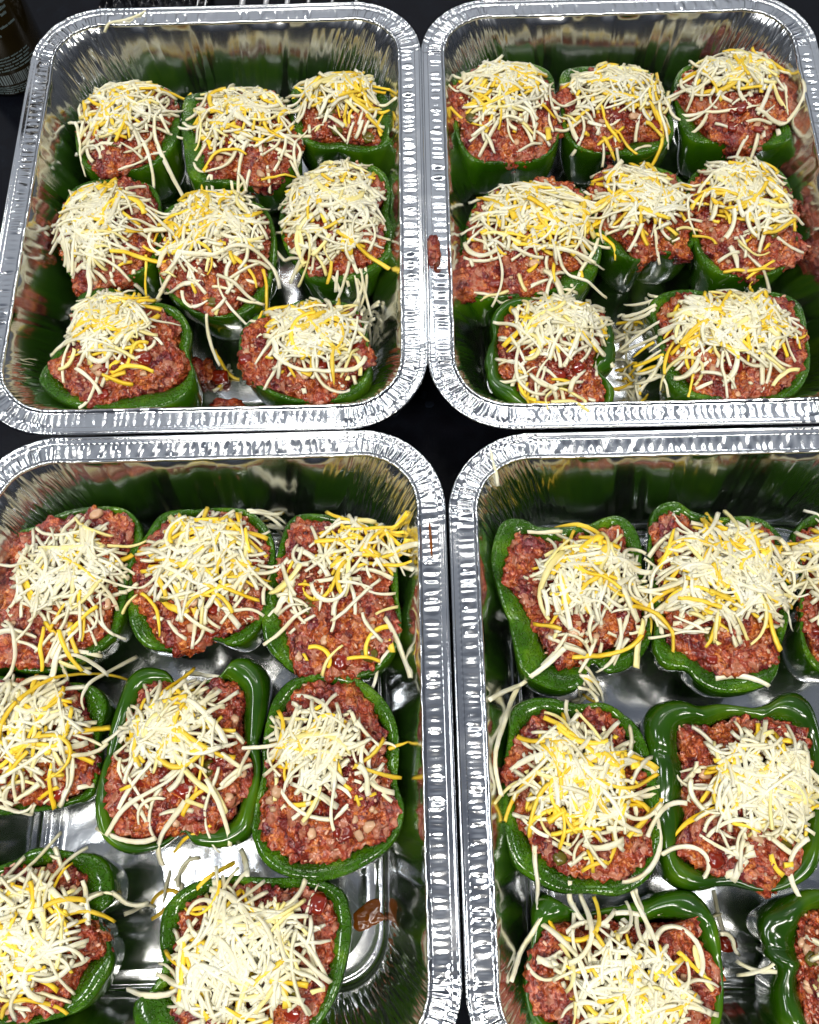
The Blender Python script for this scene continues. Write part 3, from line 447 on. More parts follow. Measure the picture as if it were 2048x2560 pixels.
HERO = [('D4', 5.66, 7.94, 0.44, 4.8, 0, -0.5),
 ('D4', 3.94, 5.08, -2.0, 6.0, 0, 0.35),
 ('D6', 4.54, -4.41, 0.94, 3.7, 0, -0.3),
 ('D4', 5.2, -1.62, -1.51, 2.9, 0, 0.2),
 ('D5', 13.15, -0.84, -0.59, 3.8, 0, 0.1),
 ('D5', 11.57, 1.12, 0.67, 2.8, 0, -0.2),
 ('D4', 11.05, -1.0, -2.08, 4.4, 0, -0.3),
 ('D5', 17.45, -2.85, -1.22, 1.6, 0, 0.1),
 ('D6', 10.07, -3.91, -1.31, 3.0, 0, 0.1),
 ('D6', 7.35, -4.17, -1.78, 3.4, 0, -0.2),
 ('D6', 6.77, -2.83, -1.4, 2.0, 0, 0.15),
 ('D6', 6.23, -4.6, -0.83, 2.7, 0, -0.35),
 ('D6', 11.83, -4.29, 2.38, 3.8, 0, 0.9),
 ('D4', 7.81, 4.41, -0.83, 4.3, 1, -0.05),
 ('C4', -18.36, 9.45, 0.37, 4.7, 1, 0.1),
 ('C1', -19.55, 10.78, 1.57, 2.2, 1, 0),
 ('C3', -0.88, 9.87, -1.25, 3.4, 0, -0.3),
 ('C2', -11.58, 9.28, -0.38, 2.7, 0, 0.2),
 ('C2', -13.63, 12.39, -1.15, 2.8, 1, -0.2),
 ('C1', -20.85, 10.94, 1.45, 3.8, 0, 0),
 ('C4', -16.97, 9.24, -2.27, 3.9, 0, 0.1),
 ('C5', -14.78, 1.07, -0.29, 3.3, 0, 0.1),
 ('C5', -13.82, 2.98, 0.46, 4.9, 0, -0.4),
 ('C5', -9.94, 2.16, -1.28, 3.3, 0, -0.4),
 ('C4', -17.81, 5.95, -0.54, 5.1, 1, -0.5),
 ('C8', -7.2, -4.97, 0.63, 1.2, 0, -0.5),
 ('C8', -13.21, -5.8, -0.09, 2.9, 0, 0.3),
 ('C8', -9.02, -0.37, -1.11, 1.5, 0, 0),
 ('C8', -10.51, -0.71, 0.61, 1.9, 1, -0.3),
 ('A1', -15.1, 43.64, -1.24, 5.4, 0, 0.2),
 ('A1', -20.41, 44.85, -1.41, 4.6, 0, -0.5),
 ('A2', -10.82, 42.45, 0.24, 3.4, 1, -0.1),
 ('A1', -15.56, 42.18, -1.52, 2.7, 0, -0.5),
 ('A5', -8.05, 31.93, -1.7, 3.4, 1, -0.4),
 ('A5', -14.94, 33.1, -1.01, 3.2, 0, -0.4),
 ('A8', -4.67, 26.16, 0.02, 6.1, 0, 0.1),
 ('A7', -16.99, 26.41, -0.45, 2.6, 1, 0.6),
 ('B3', 21.68, 43.63, -0.15, 4.8, 0, -0.1),
 ('B3', 19.48, 43.86, -0.34, 4.9, 0, 0.3),
 ('B3', 26.04, 43.21, 0.5, 5.0, 0, 0.3),
 ('B2', 17.79, 43.17, -1.28, 2.7, 0, 0.4),
 ('B7', 6.7, 24.89, -1.26, 3.8, 0, 0.3),
 ('B5', 13.34, 34.44, -0.92, 2.1, 1, -0.5),
 ('B6', 21.49, 31.66, -0.03, 3.1, 1, 0),
 ('B4', 11.08, 33.25, -0.18, 2.4, 0, 0),
 ('B8', 15.34, 25.28, -1.17, 2.3, 0, 0.4),
 ('D1', 9.53, 16.04, -0.56, 3.4, 1, -0.1),
 ('D1', 10.0, 8.93, 0.13, 4.0, 1, 0.2),
 ('D2', 12.98, 10.59, -0.93, 3.8, 1, -0.5),
 ('D2', 16.84, 7.43, -0.19, 2.8, 0, -0.3),
 ('D1', 7.17, 9.14, 0.83, 2.0, 0, 0),
 ('D1', 7.32, 15.8, 0.05, 1.9, 0, 0)]
# ------------------------------------------------------------------ countertop
def counter():
    V = np.array([(-160, -120, -4), (160, -120, -4), (160, 200, -4), (-160, 200, -4), (-160, -120, 0), (160, -120, 0), (160, 200, 0), (-160, 200, 0)], float)
    F = np.array([(3, 2, 1, 0), (4, 5, 6, 7), (0, 1, 5, 4), (1, 2, 6, 5), (2, 3, 7, 6), (3, 0, 4, 7)])
    o = obj('countertop', mesh_np('countertop', V, F, False), GRAN)
    tag(o, kind='structure', label='black speckled stone countertop under the foil pans')
counter()

# ------------------------------------------------------------------ foil pans
PW, PH, PR = 26.26, 32.36, 4.7
PANS = {'A': (-11.126, 38.609, -0.0379), 'B': (15.06, 37.388, -0.0368), 'C': (-11.503, 6.142, -0.0316), 'D': (14.834, 4.870, -0.0324)}
def prof():
    P = [(.13, 6.12, 'e'), (.04, 6.2, 'e'), (0, 6.32, 'e'), (.03, 6.44, 'e'), (.10, 6.5, 'e'), (.17, 6.47, 'e'), (.205, 6.41, 'e'), (.245, 6.45, 'e'), (.285, 6.40, 'e'), (.325, 6.44, 'e'), (.37, 6.39, 'e'), (.42, 6.43, 'e'), (.48, 6.36, 'e')]
    P += [(.48 + .87 * t, 6.36 - .03 * t, 'f') for t in np.linspace(0.06, 1, 12)]
    P += [(1.40, 6.38, 'f'), (1.45, 6.45, 'f'), (1.52, 6.48, 'f'), (1.58, 6.44, 'f'), (1.61, 6.30, 'f')]
    for t in np.linspace(0, 1, 31)[1:]:
        P.append((1.61 + 1.98 * (1 - (1 - t) ** 1.5), 6.30 + (.75 - 6.30) * t, 'w'))
    for a in np.linspace(0, 1, 9)[1:]:
        an = a * math.pi / 2
        P.append((3.59 + .26 * (1 - math.cos(an)) + .02 * a, .75 - .55 * math.sin(an), 'w'))
    P += [(3.95, .20, 'g'), (4.0, .235, 'g'), (4.08, .235, 'g'), (4.14, .20, 'g'), (4.35, .20, 'g'), (4.6, .20, 'g'), (4.70, .23, 'g'), (4.78, .23, 'g'), (4.84, .20, 'g'), (5.2, .2, 'g')]
    return P
PROF = prof()
def rr_point(u, d):
    """point on a rounded rectangle inset by d; u = outer arc length; returns x, y, nx, ny (outward)"""
    a, c = PW / 2 - PR, PH / 2 - PR; q = PR * math.pi / 2
    segs = [2 * c, q, 2 * a, q, 2 * c, q, 2 * a, q]; st = np.concatenate([[0], np.cumsum(segs)])
    u = np.mod(u, st[-1]); k = np.clip(np.searchsorted(st, u, 'right') - 1, 0, 7); t = u - st[k]
    cxs = [a, a, a, -a, -a, -a, -a, a]; cys = [-c, c, c, c, c, -c, -c, -c]
    x = np.zeros_like(u); y = np.zeros_like(u); nx = np.zeros_like(u); ny = np.zeros_like(u); m = np.zeros_like(u)
    dirs = [0, 0, 90, 90, 180, 180, 270, 270]
    d = np.broadcast_to(np.asarray(d, float), u.shape)
    rc = np.maximum(PR - d, 3.1 - .22 * (d - 1.6))           # the corner stays round lower down
    hx, hy = PW / 2 - d - rc, PH / 2 - d - rc                # centres of the corner arcs at this inset
    for i in range(8):
        s = k == i
        if not s.any(): continue
        if i % 2 == 0:
            an = math.radians(dirs[i]); n_ = (round(math.cos(an)), round(math.sin(an))); tx, ty = -n_[1], n_[0]
            f = t[s] / segs[i] * 2 - 1
            x[s] = n_[0] * (PW / 2 - d[s]) + tx * f * hx[s]; y[s] = n_[1] * (PH / 2 - d[s]) + ty * f * hy[s]
            nx[s], ny[s] = n_
            e = np.minimum(t[s], segs[i] - t[s]); m[s] = 1 - sstep(0.0, 2.0, e + 0.3)
        else:
            an = math.radians(dirs[i]) + t[s] / PR
            sgx, sgy = [1, -1, -1, 1][i // 2], [1, 1, -1, -1][i // 2]
            nx[s] = np.cos(an); ny[s] = np.sin(an)
            x[s] = sgx * hx[s] + nx[s] * rc[s]; y[s] = sgy * hy[s] + ny[s] * rc[s]; m[s] = 1
    return x, y, nx, ny, m
TOTAL = 2 * (PW - 2 * PR) + 2 * (PH - 2 * PR) + 2 * math.pi * PR
def make_pan(key, label, seed):
    rs = np.random.RandomState(seed)
    a2, c2, q = PW - 2 * PR, PH - 2 * PR, PR * math.pi / 2
    us = []; s0 = 0
    for i, L in enumerate([c2, q, a2, q, c2, q, a2, q]):
        n = int(L / (0.088 if i % 2 == 0 else 0.047)); us.append(s0 + np.arange(n) / n * L); s0 += L
    u = np.concatenate(us); N = len(u)
    D = np.array([p[0] for p in PROF]); Z = np.array([p[1] for p in PROF]); K = [p[2] for p in PROF]
    R = len(PROF)
    U = np.tile(u, (R, 1)); x, y, nx, ny, m = rr_point(u, np.zeros(N))
    # corner irregular mask
    X = np.zeros((R, N)); Y = np.zeros((R, N)); ZZ = np.zeros((R, N))
    # pleats in the flange
    pl = np.zeros((R, N)); fi = [i for i, k in enumerate(K) if k == 'f' and D[i] < 1.36]
    vv = np.array([(D[i] - .48) / .87 for i in fi]); p = 0.0
    while p < TOTAL:
        w = rs.uniform(.07, .17); amp = rs.uniform(.025, .065) * rs.choice([-1, -1, 1]); sl = rs.uniform(-.10, .10)
        du = (u - p + TOTAL / 2) % TOTAL - TOTAL / 2
        idx = np.where(np.abs(du) < .6)[0]
        for r_, v_ in zip(fi, vv):
            ww = w * math.sqrt(max(1e-3, math.sin(math.pi * min(max(v_, .04), .96)))) + .01
            t = np.clip(np.abs(du[idx] - sl * (v_ - .5)) / ww, 0, 1)
            pl[r_, idx] += amp * (1 - t ** 2.2) * min(1, 4 * v_ * (1.02 - v_))
        p += rs.uniform(.26, .62)
    ir = gn2(U * 0.9, np.tile(D[:, None] * .5, (1, N)), seed + 5)
    for i in range(R):
        d = D[i]; k = K[i]; v_ = np.full(N, d)
        if k == 'g':
            f = 1.0
        dz = np.zeros(N); dn = np.zeros(N)
        wu = u + .25 * gn2(u * .35, np.full(N, Z[i] * .5), seed + 9) + .12 * gn2(u * 1.3, np.full(N, Z[i] * 1.1), seed + 3)
        rid = lambda fr, zf, s: (1 - 2.6 * np.abs(gn2(wu * fr, np.full(N, Z[i] * zf + d * .4), seed + s)))
        if k == 'e':
            dz = m * .035 * rid(2.6, 1.0, 11) + .006 * np.sin(u * 2 * np.pi / .33 + np.sin(u * .7)) * (1 if d > .4 else 0)
            dn = m * .03 * gn2(u * 4.0, np.full(N, d * 3), seed + 12)
        elif k == 'f':
            bl = min(1, max(0, (d - .45) / .25))
            dz = pl[i] * (1 - .6 * m) + m * .065 * bl * rid(2.4, .7, 21) + m * .03 * bl * rid(5.2, .8, 22)
            if d > 1.36:
                dz = dz + .03 * gn2(u * 1.7, np.full(N, 0.5), seed + 31) * (1 - m)
                dn = .035 * gn2(u * 1.4, np.full(N, 2.5), seed + 32)
        elif k == 'w':
            h = (Z[i] - .2) / 6.1; top = sstep(0.02, .35, h)
            wob = gn2(u * .42, np.full(N, Z[i] * .22), seed + 41) * .20 + gn2(u * 1.15, np.full(N, Z[i] * .25), seed + 42) * .075 + gn2(u * 2.6, np.full(N, Z[i] * .12), seed + 47) * .02
            dn = wob * sstep(0, .3, h) * (1 - .5 * m)
            dn = dn + m * top * (.075 * rid(1.9, .55, 43) + .05 * rid(3.9, .75, 44))
            dn = dn + .02 * np.exp(-((Z[i] - 3.1) / .09) ** 2) * (gn2(u * .8, np.full(N, 7.5), seed + 45) > .05)
            dz = m * .04 * top * gn2(u * 2.0, np.full(N, Z[i]), seed + 46)
        else:
            dz = .012 * gn2(u * .5, np.full(N, d * .8), seed + 51)
        x_, y_, nx_, ny_, _ = rr_point(u, np.full(N, d) + dn)
        if k in 'wg':                    # looser corners low down: blend the tight corner to a rounder one
            pass
        X[i], Y[i], ZZ[i] = x_, y_, Z[i] + dz
    # floor rings scaled in
    xf, yf = X[-1], Y[-1]; fx = []; n_f = 15
    for t in np.linspace(1, 0.02, n_f)[1:]:
        xx, yy = xf * t, yf * t
        zz = .2 + .08 * gn2(xx * .33 + 5, yy * .33, seed + 61) + .05 * gn2(xx * .9, yy * .9, seed + 62)
        zz = .2 + (zz - .2) * sstep(1.0, .9, np.full(N, t))
        fx.append((xx, yy, zz))
    X = np.vstack([X] + [f[0] for f in fx]); Y = np.vstack([Y] + [f[1] for f in fx]); ZZ = np.vstack([ZZ] + [f[2] for f in fx])
    cx, cy, rz = PANS[key]
    root = empty('foil_pan', (cx, cy, .12 if key == 'B' else 0), rz)
    tag(root, label, 'foil pan', 'aluminium foil pans of stuffed peppers')
    e0 = max(i for i, k in enumerate(K) if k == 'e'); f0 = max(i for i, k in enumerate(K) if k == 'f'); w0 = max(i for i, k in enumerate(K) if k == 'w')
    def part(name, i0, i1, mat, cap=False):
        V = np.stack([X[i0:i1 + 1], Y[i0:i1 + 1], ZZ[i0:i1 + 1]], -1).reshape(-1, 3)
        F = gridF(i1 - i0 + 1, N)[:, ::-1]
        obj(name, mesh_np(name, V, F), mat, root)
    part('rolled_edge', 0, e0, FOIL); part('rim_flange', e0, f0, FOIL); part('tray_wall', f0, w0, FOILW); part('tray_floor', w0, X.shape[0] - 1, FOILW)
    return root
make_pan('A', 'upper left foil pan beside the brown bottle, with sauce crumbs on its floor', 101)
make_pan('B', 'upper right foil pan with a crumb of filling on its left rim', 202)
make_pan('C', 'lower left foil pan with an orange sauce smear at its right side', 303)
make_pan('D', 'lower right foil pan with a white cheese shred on its top left rim corner', 404)

# ------------------------------------------------------------------ height field everything drapes on
GX0, GY0, GD = -32.0, -22.0, 0.08
GW, GH = int(66 / GD), int(82 / GD)
gx = GX0 + np.arange(GW) * GD; gy = GY0 + np.arange(GH) * GD
HF = np.zeros((GH, GW), np.float32)
GXX, GYY = np.meshgrid(gx, gy)
_pd = np.array([p[0] for p in PROF]); _pz = np.array([p[1] for p in PROF])
for (cx, cy, rz) in PANS.values():
    lx = (GXX - cx) * math.cos(rz) + (GYY - cy) * math.sin(rz); ly = -(GXX - cx) * math.sin(rz) + (GYY - cy) * math.cos(rz)
    qx = np.abs(lx) - (PW / 2 - PR); qy = np.abs(ly) - (PH / 2 - PR)
    sd = np.hypot(np.maximum(qx, 0), np.maximum(qy, 0)) + np.minimum(np.maximum(qx, qy), 0) - PR
    z = np.interp(-sd, _pd, _pz); z = np.where(sd > 0, 0, z)
    HF = np.maximum(HF, z)


def spline(P, n):
    """closed Catmull-Rom through P, resampled by angle about the origin: radius table of n angles"""
    P = np.asarray(P, float); m = len(P); out = []
    for i in range(m):
        p0, p1, p2, p3 = P[(i - 1) % m], P[i], P[(i + 1) % m], P[(i + 2) % m]
        for t in np.linspace(0, 1, 12, endpoint=False):
            out.append(.5 * ((2 * p1) + (-p0 + p2) * t + (2 * p0 - 5 * p1 + 4 * p2 - p3) * t * t + (-p0 + 3 * p1 - 3 * p2 + p3) * t ** 3))
    out = np.array(out); th = np.arctan2(out[:, 1], out[:, 0]); r = np.hypot(out[:, 0], out[:, 1])
    o = np.argsort(th); th, r = th[o], r[o]
    th = np.concatenate([th - 2 * np.pi, th, th + 2 * np.pi]); r = np.concatenate([r, r, r])
    q = np.arange(n) / n * 2 * np.pi - np.pi
    return q, np.interp(q, th, r)
NT = 160
def rad(tab, th): 
    q = (th + np.pi) / (2 * np.pi) * NT
    i = np.floor(q).astype(int); f = q - i
    return tab[i % NT] * (1 - f) + tab[(i + 1) % NT] * f

def build_pepper(key, idx):
    (cx, cy), sh, me, ch = PEPPERS[key]
    opt = OPT.get(key, {}); rs = np.random.RandomState(900 + idx * 7)
    H = opt.get('H', 5.0); dome = opt.get('dome', rs.uniform(.8, 1.15)); z0 = .22
    th, rS = spline(sh, NT); _, rM = spline(me, NT)
    rS = rS * .975; rM = np.minimum(rM * (.955 if key[0] in 'CD' else .99), rS + .18)
    if key[0] in 'CD' or key == 'A7': rS = rS * 1.025
    tmp = rS.copy()
    rM = rM * (1 + .10 * gn2(np.cos(th) * 1.9 + idx * 3, np.sin(th) * 1.9, 91))
    root = empty('stuffed_pepper', (cx, cy, z0))
    tag(root, LABELS[key], 'stuffed pepper', 'stuffed green bell pepper halves in the foil pans')
    # ---- shell
    mean = rS.mean(); sm = np.array([rS[(np.arange(-14, 15) + i) % NT].mean() for i in range(NT)])
    lob = rS - sm                                     # local lobes
    nl = opt.get('lobes', rs.choice([3, 4])); ph = rs.uniform(0, 6.28)
    ph = opt.get('seam', ph)
    aux = -(1 - np.abs(np.sin((th - ph) * nl / 2)) ** .42)       # creases between the lobes
    HH = H - z0
    thick = np.clip(rS - rM + .12, .42, 1.9)
    thick = np.array([thick[(np.arange(-3, 4) + i) % NT].mean() for i in range(NT)])
    tx_, ty_ = rs.uniform(-.055, .055), rs.uniform(-.06, .02)
    rim = HH + tx_ * rS * np.cos(th) + ty_ * rS * np.sin(th) + .14 * gn2(np.cos(th) * 1.3 + idx, np.sin(th) * 1.3, 77) * 2
    rings = []
    for t, s in [(0.0, .30), (0.0, .52), (.03, .64), (.10, .75), (.2, .84), (.32, .905), (.46, .955), (.6, .985), (.74, 1.0), (.86, 1.01), (.94, 1.003)]:
        low = 1 - t
        r = (sm + lob * (1 + .8 * low)) * s + aux * opt.get('crease', .9) * (.10 + .9 * float(sstep(0, .4, low))) * s * mean / 4 + .05 * gn2(np.cos(th) * 2 + idx, t * 2 + np.sin(th) * 2, 78)
        zb = .25 * (1 - aux * -.0) * 0
        rings.append((r, t * rim))
    puff = opt.get('puff', 0.0)
    # cut rim
    for q_, dz in [(.02, .02), (.09, .09), (.22, .14), (.42, .14), (.65, .07), (.86, -.06), (1.0, -.22), (1.04, -.6), (1.08, -1.1)]:
        rings.append((rS - thick * q_ + aux * .17 * mean / 4 * opt.get('crease', .9) * (1 - q_), rim + dz * (1 if dz > 0 else 1) - .10 * q_ * np.clip(thick - .5, 0, 2) * (1 - puff) + puff * (1 + .9 * np.clip(aux, -1, 0)) * (.75 + 1.1 * gn2(np.cos(th) * 1.4 + idx, np.sin(th) * 1.4, 88)) * .5 * np.clip(thick - .4, 0, 1.2) * math.sin(math.pi * min(1, q_)) ** .8 + .02 * gn2(np.cos(th) * 5 + idx, np.sin(th) * 5 + q_ * 2, 79)))
    V = np.concatenate([np.stack([r * np.cos(th), r * np.sin(th), z * np.ones(NT)], -1) for r, z in rings])
    F = gridF(len(rings), NT)
    V = np.vstack([V, [[0, 0, 0.02]]])
    me_ = mesh_np('pepper_shell', V, F)
    me_.materials.append(SKIN); me_.materials.append(FLESH)
    mi = np.zeros(len(F), np.int32); mi[(16 if puff > .5 else 11) * NT:] = 1
    me_.polygons.foreach_set('material_index', mi)
    obj('pepper_shell', me_, None, root)
    # ---- meat
    NA, NR = 180, 56
    ta = np.arange(NA) / NA * 2 * np.pi - np.pi; rMa = rad(rM, ta)
    t = np.concatenate([np.linspace(.02, .95, NR - 9), [.975, .995, 1.01, 1.015, 1.01, 1.0, .985, .96, .93]])
    zt = np.concatenate([dome * (1 - np.linspace(.02, .95, NR - 9) ** 2.6) ** .8, np.array([.20, .08, -.06, -.22, -.38, -.55, -.75, -1.0, -1.3])])
    zt = zt + .12
    RR = t[:, None] * rMa[None, :]; XX = RR * np.cos(ta); YY = RR * np.sin(ta); Z_ = np.tile((HH + zt)[:, None], (1, NA)) + tx_ * XX + ty_ * YY
    P = np.stack([XX, YY, Z_], -1).reshape(-1, 3)
    off = np.array([idx * 13.7, idx * 5.1, 0])
    lump = gn2(P[:, 0] * .55 + off[0], P[:, 1] * .55 + P[:, 2] * .4, 501) * .5 + gn2(P[:, 0] * 1.1 + off[0], P[:, 1] * 1.1 + P[:, 2], 502) * .28
    d1, d2 = worley((P + off) * (1.9, 1.9, 1.9), 5); e1, e2 = worley((P + off) * 4.3, 9)
    ff, _ = worley((P + off) * 9.0, 12)
    disp = lump + np.minimum((d2 - d1) * .55, .20) + (.3 - d1) * .22 + np.minimum((e2 - e1) * .45, .12) - .16 + (.45 - ff) * .05
    # direction: up on top, outward at the side
    w = np.clip((np.tile(t[:, None], (1, NA)).reshape(-1) - .72) / .28, 0, 1)
    zfall = np.tile((zt < .1)[:, None], (1, NA)).reshape(-1)
    nrm = np.stack([np.cos(np.tile(ta, NR)) * w, np.sin(np.tile(ta, NR)) * w, (1 - .55 * w) * np.where(zfall, .3, 1)], -1)
    P = P + nrm * disp[:, None]
    o = obj('meat_filling', mesh_np('meat_filling', P, gridF(NR, NA)), MEAT, root)
    Pm = P.reshape(NR, NA, 3)
    # ---- height field
    x0, x1 = int((cx - 7 - GX0) / GD), int((cx + 7 - GX0) / GD); y0, y1 = int((cy - 7 - GY0) / GD), int((cy + 7 - GY0) / GD)
    x0, y0 = max(0, x0), max(0, y0); x1, y1 = min(GW, x1), min(GH, y1)
    lx = GXX[y0:y1, x0:x1] - cx; ly = GYY[y0:y1, x0:x1] - cy; r = np.hypot(lx, ly); a = np.arctan2(ly, lx)
    rs_ = r / rad(rS, a); rm = r / rad(rM, a)
    tl = tx_ * lx + ty_ * ly
    zs = np.where(rs_ < 1.0, H + .06 + tl, np.where(rs_ < 1.03, 3.5, 0))
    zm = np.where(rm < 1.0, H + .12 + tl + dome * np.clip(1 - rm ** 2.6, 0, 1) ** .8 + .06, 0)
    HF[y0:y1, x0:x1] = np.maximum(HF[y0:y1, x0:x1], np.maximum(zs, zm))
    return root, Pm, HH, z0, rM, dome

# ---- small bits on the filling ----
def blob(rx, ry, rz_, seed, n=10, m_=7, rough=.25):
    th = np.arange(n) / n * 2 * np.pi; ph = np.linspace(-.5, .5, m_) * np.pi
    P = np.stack([np.outer(np.cos(ph), np.cos(th)), np.outer(np.cos(ph), np.sin(th)), np.outer(np.sin(ph), np.ones(n))], -1).reshape(-1, 3)
    P = np.sign(P) * np.abs(P) ** .75
    d = gn2(P[:, 0] * 1.3 + seed * 3.1, P[:, 1] * 1.3 + P[:, 2] * 1.7, seed) * rough * 2
    return P * (1 + d)[:, None] * (rx, ry, rz_), gridF(m_, n)
def rotz(P, a, tilt=0.0):
    c, s = math.cos(tilt), math.sin(tilt); P = np.stack([P[:, 0], P[:, 1] * c - P[:, 2] * s, P[:, 1] * s + P[:, 2] * c], -1)
    c, s = math.cos(a), math.sin(a); return np.stack([P[:, 0] * c - P[:, 1] * s, P[:, 0] * s + P[:, 1] * c, P[:, 2]], -1)
def bits(root, Pm, key, idx):
    rs = np.random.RandomState(3000 + idx); NR, NA, _ = Pm.shape
    def pick(front=True):
        r = int(rs.uniform(17, 45))
        if front: a = rs.normal(-math.pi / 2, .9)
        else: a = rs.uniform(-math.pi, math.pi)
        c = int(((a + math.pi) / (2 * math.pi) * NA)) % NA
        return Pm[r, c]
    for k in range(rs.randint(3, 6)):
        p = pick(); s = rs.uniform(.22, .5); V, F = blob(s * rs.uniform(.8, 1.3), s, s * .45, 60 + idx * 5 + k, rough=.3)
        V = rotz(V, rs.uniform(0, 6), rs.uniform(-.3, .3)) + p + (0, 0, -.02)
        obj('tomato_chunk', mesh_np('tomato_chunk', V, F), JALAP if rs.rand() < .2 else TOMATO, root)
    for k in range(rs.randint(8, 13)):
        p = pick(rs.rand() < .6); s = rs.uniform(.10, .26); V, F = blob(s * rs.uniform(1, 1.6), s, s * .6, 160 + idx * 5 + k, 8, 6)
        V = rotz(V, rs.uniform(0, 6), rs.uniform(-.3, .3)) + p + (0, 0, .02)
        obj('onion_piece', mesh_np('onion_piece', V, F), ONION, root)
    Vs, Fs, n0 = [], [], 0
    for k in range(100):
        r = int(rs.uniform(3, 50)); c = rs.randint(NA); p = Pm[r, c]
        L = rs.uniform(.05, .17); V, F = blob(L, rs.uniform(.045, .08), .045, 1, 6, 5, 0.0)
        V = rotz(V, rs.uniform(0, 6), rs.uniform(-.5, .5)) + p
        Vs.append(V); Fs.append(F + n0); n0 += len(V)
    o = obj('rice_grains', mesh_np('rice_grains', np.vstack(Vs), np.vstack(Fs)), RICE, root); o['kind'] = 'stuff'

# ------------------------------------------------------------------ cheese shreds
def hf_at(x, y):
    i = np.clip(((y - GY0) / GD).astype(int), 1, GH - 2); j = np.clip(((x - GX0) / GD).astype(int), 1, GW - 2)
    return i, j
def shred(rs, x, y, ang, L, wid, thk, curl, update=True, stiff=10, lift=0.0):
    """drape one strip over the height field; returns V, F in world cm"""
    n = max(4, int(L / .17)); ds = L / (n - 1)
    kap = curl + np.cumsum(rs.normal(0, .35, n)) * ds * 1.6
    if rs.rand() < .12: kap[n // 2:] *= -1
    a = ang + np.cumsum(kap) * ds; a -= a[n // 2] - ang
    px = x + np.cumsum(np.cos(a)) * ds; py = y + np.cumsum(np.sin(a)) * ds
    px -= px[n // 2] - x; py -= py[n // 2] - y
    i, j = hf_at(px, py)
    zg = HF[i, j]; zb = HFB[i, j]
    zg = np.maximum(zg, np.maximum(np.maximum(HF[i, j - 1], HF[i, j + 1]), np.maximum(HF[i - 1, j], HF[i + 1, j])))
    h = np.clip(zg - zb, 0, None)                            # a loose pile settles: shreds sink between each other
    zg = zb + np.where(h < .35, h, .35 + (h - .35) * .62)
    zg = np.minimum(zg, zb + 1.6) + thk * .45
    zg[1:-1] = np.minimum(zg[1:-1], np.maximum(zg[:-2], zg[2:]) + .12)
    z = zg.copy()
    for _ in range(stiff):                                   # bending stiffness: bridges gaps, sags a little
        zz = z.copy(); zz[1:-1] = .5 * (z[:-2] + z[2:]) - .012
        zz[0] = min(2 * z[1] - z[2], z[1] + .05) - .04; zz[-1] = min(2 * z[-2] - z[-3], z[-2] + .05) - .04
        zz = np.clip(zz, z - .25, z + .25)
        z = np.maximum(zg, np.maximum(zz, zg))
    im = int(np.argmax(zb + .001 * np.arange(n)[::-1])); im = n // 2 if zb[n // 2] > zb[im] - .8 else im
    for q in range(im + 1, n): z[q] = max(z[q], z[q - 1] - 1.15 * ds)        # a strip keeps its length over an edge
    for q in range(im - 1, -1, -1): z[q] = max(z[q], z[q + 1] - 1.15 * ds)
    if lift:
        t = np.linspace(0, 1, n); z = z + lift * (t if rs.rand() < .5 else 1 - t) ** 2
    z = np.convolve(np.concatenate([[z[0]], z, [z[-1]]]), [.25, .5, .25], 'valid')
    if update:
        zt = z + thk * .38
        nxr, nyr = -np.sin(a), np.cos(a)
        for o in (-.09, -.03, .03, .09):
            ii, jj = hf_at(px + nxr * o, py + nyr * o); np.maximum.at(HF, (ii, jj), zt.astype(np.float32))
    C_ = np.stack([px, py, z], -1)
    T = np.gradient(C_, axis=0); T /= np.linalg.norm(T, axis=1)[:, None] + 1e-9
    roll = rs.uniform(-.5, .5) + np.cumsum(rs.normal(0, .12, n))
    sd = np.cross(T, (0, 0, 1.0)); sd /= np.linalg.norm(sd, axis=1)[:, None] + 1e-6
    up = np.cross(sd, T)
    s2 = sd * np.cos(roll)[:, None] + up * np.sin(roll)[:, None]; u2 = -sd * np.sin(roll)[:, None] + up * np.cos(roll)[:, None]
    tt = np.linspace(0, 1, n); wv = 1 + .12 * np.sin(tt * rs.uniform(4, 9) + rs.uniform(0, 6))
    endw = np.ones(n); 
    if rs.rand() < .35: endw *= 1 - .55 * tt ** 3
    ring = [(-.5, -.5), (.5, -.5), (.42, .5), (-.45, .45)]
    V = np.stack([C_ + s2 * (q * wid * wv * endw)[:, None] + u2 * (h * thk * np.sqrt(endw))[:, None] for q, h in ring], 1)
    V = V + rs.normal(0, .007, V.shape)
    V = V.reshape(-1, 3); k = 4
    V[:k] -= T[0] * (rs.uniform(-.06, .06, k))[:, None]; V[-k:] += T[-1] * (rs.uniform(-.06, .06, k))[:, None]
    i_ = np.arange(n - 1)[:, None] * k; j_ = np.arange(k)[None, :]; j2 = (j_ + 1) % k
    F = np.stack([i_ + j_, i_ + j2, i_ + k + j2, i_ + k + j_], -1).reshape(-1, 4)
    F = np.vstack([F, [[3, 2, 1, 0]], [[(n - 1) * k + q for q in range(4)]]])
    return V, F[:, ::-1]
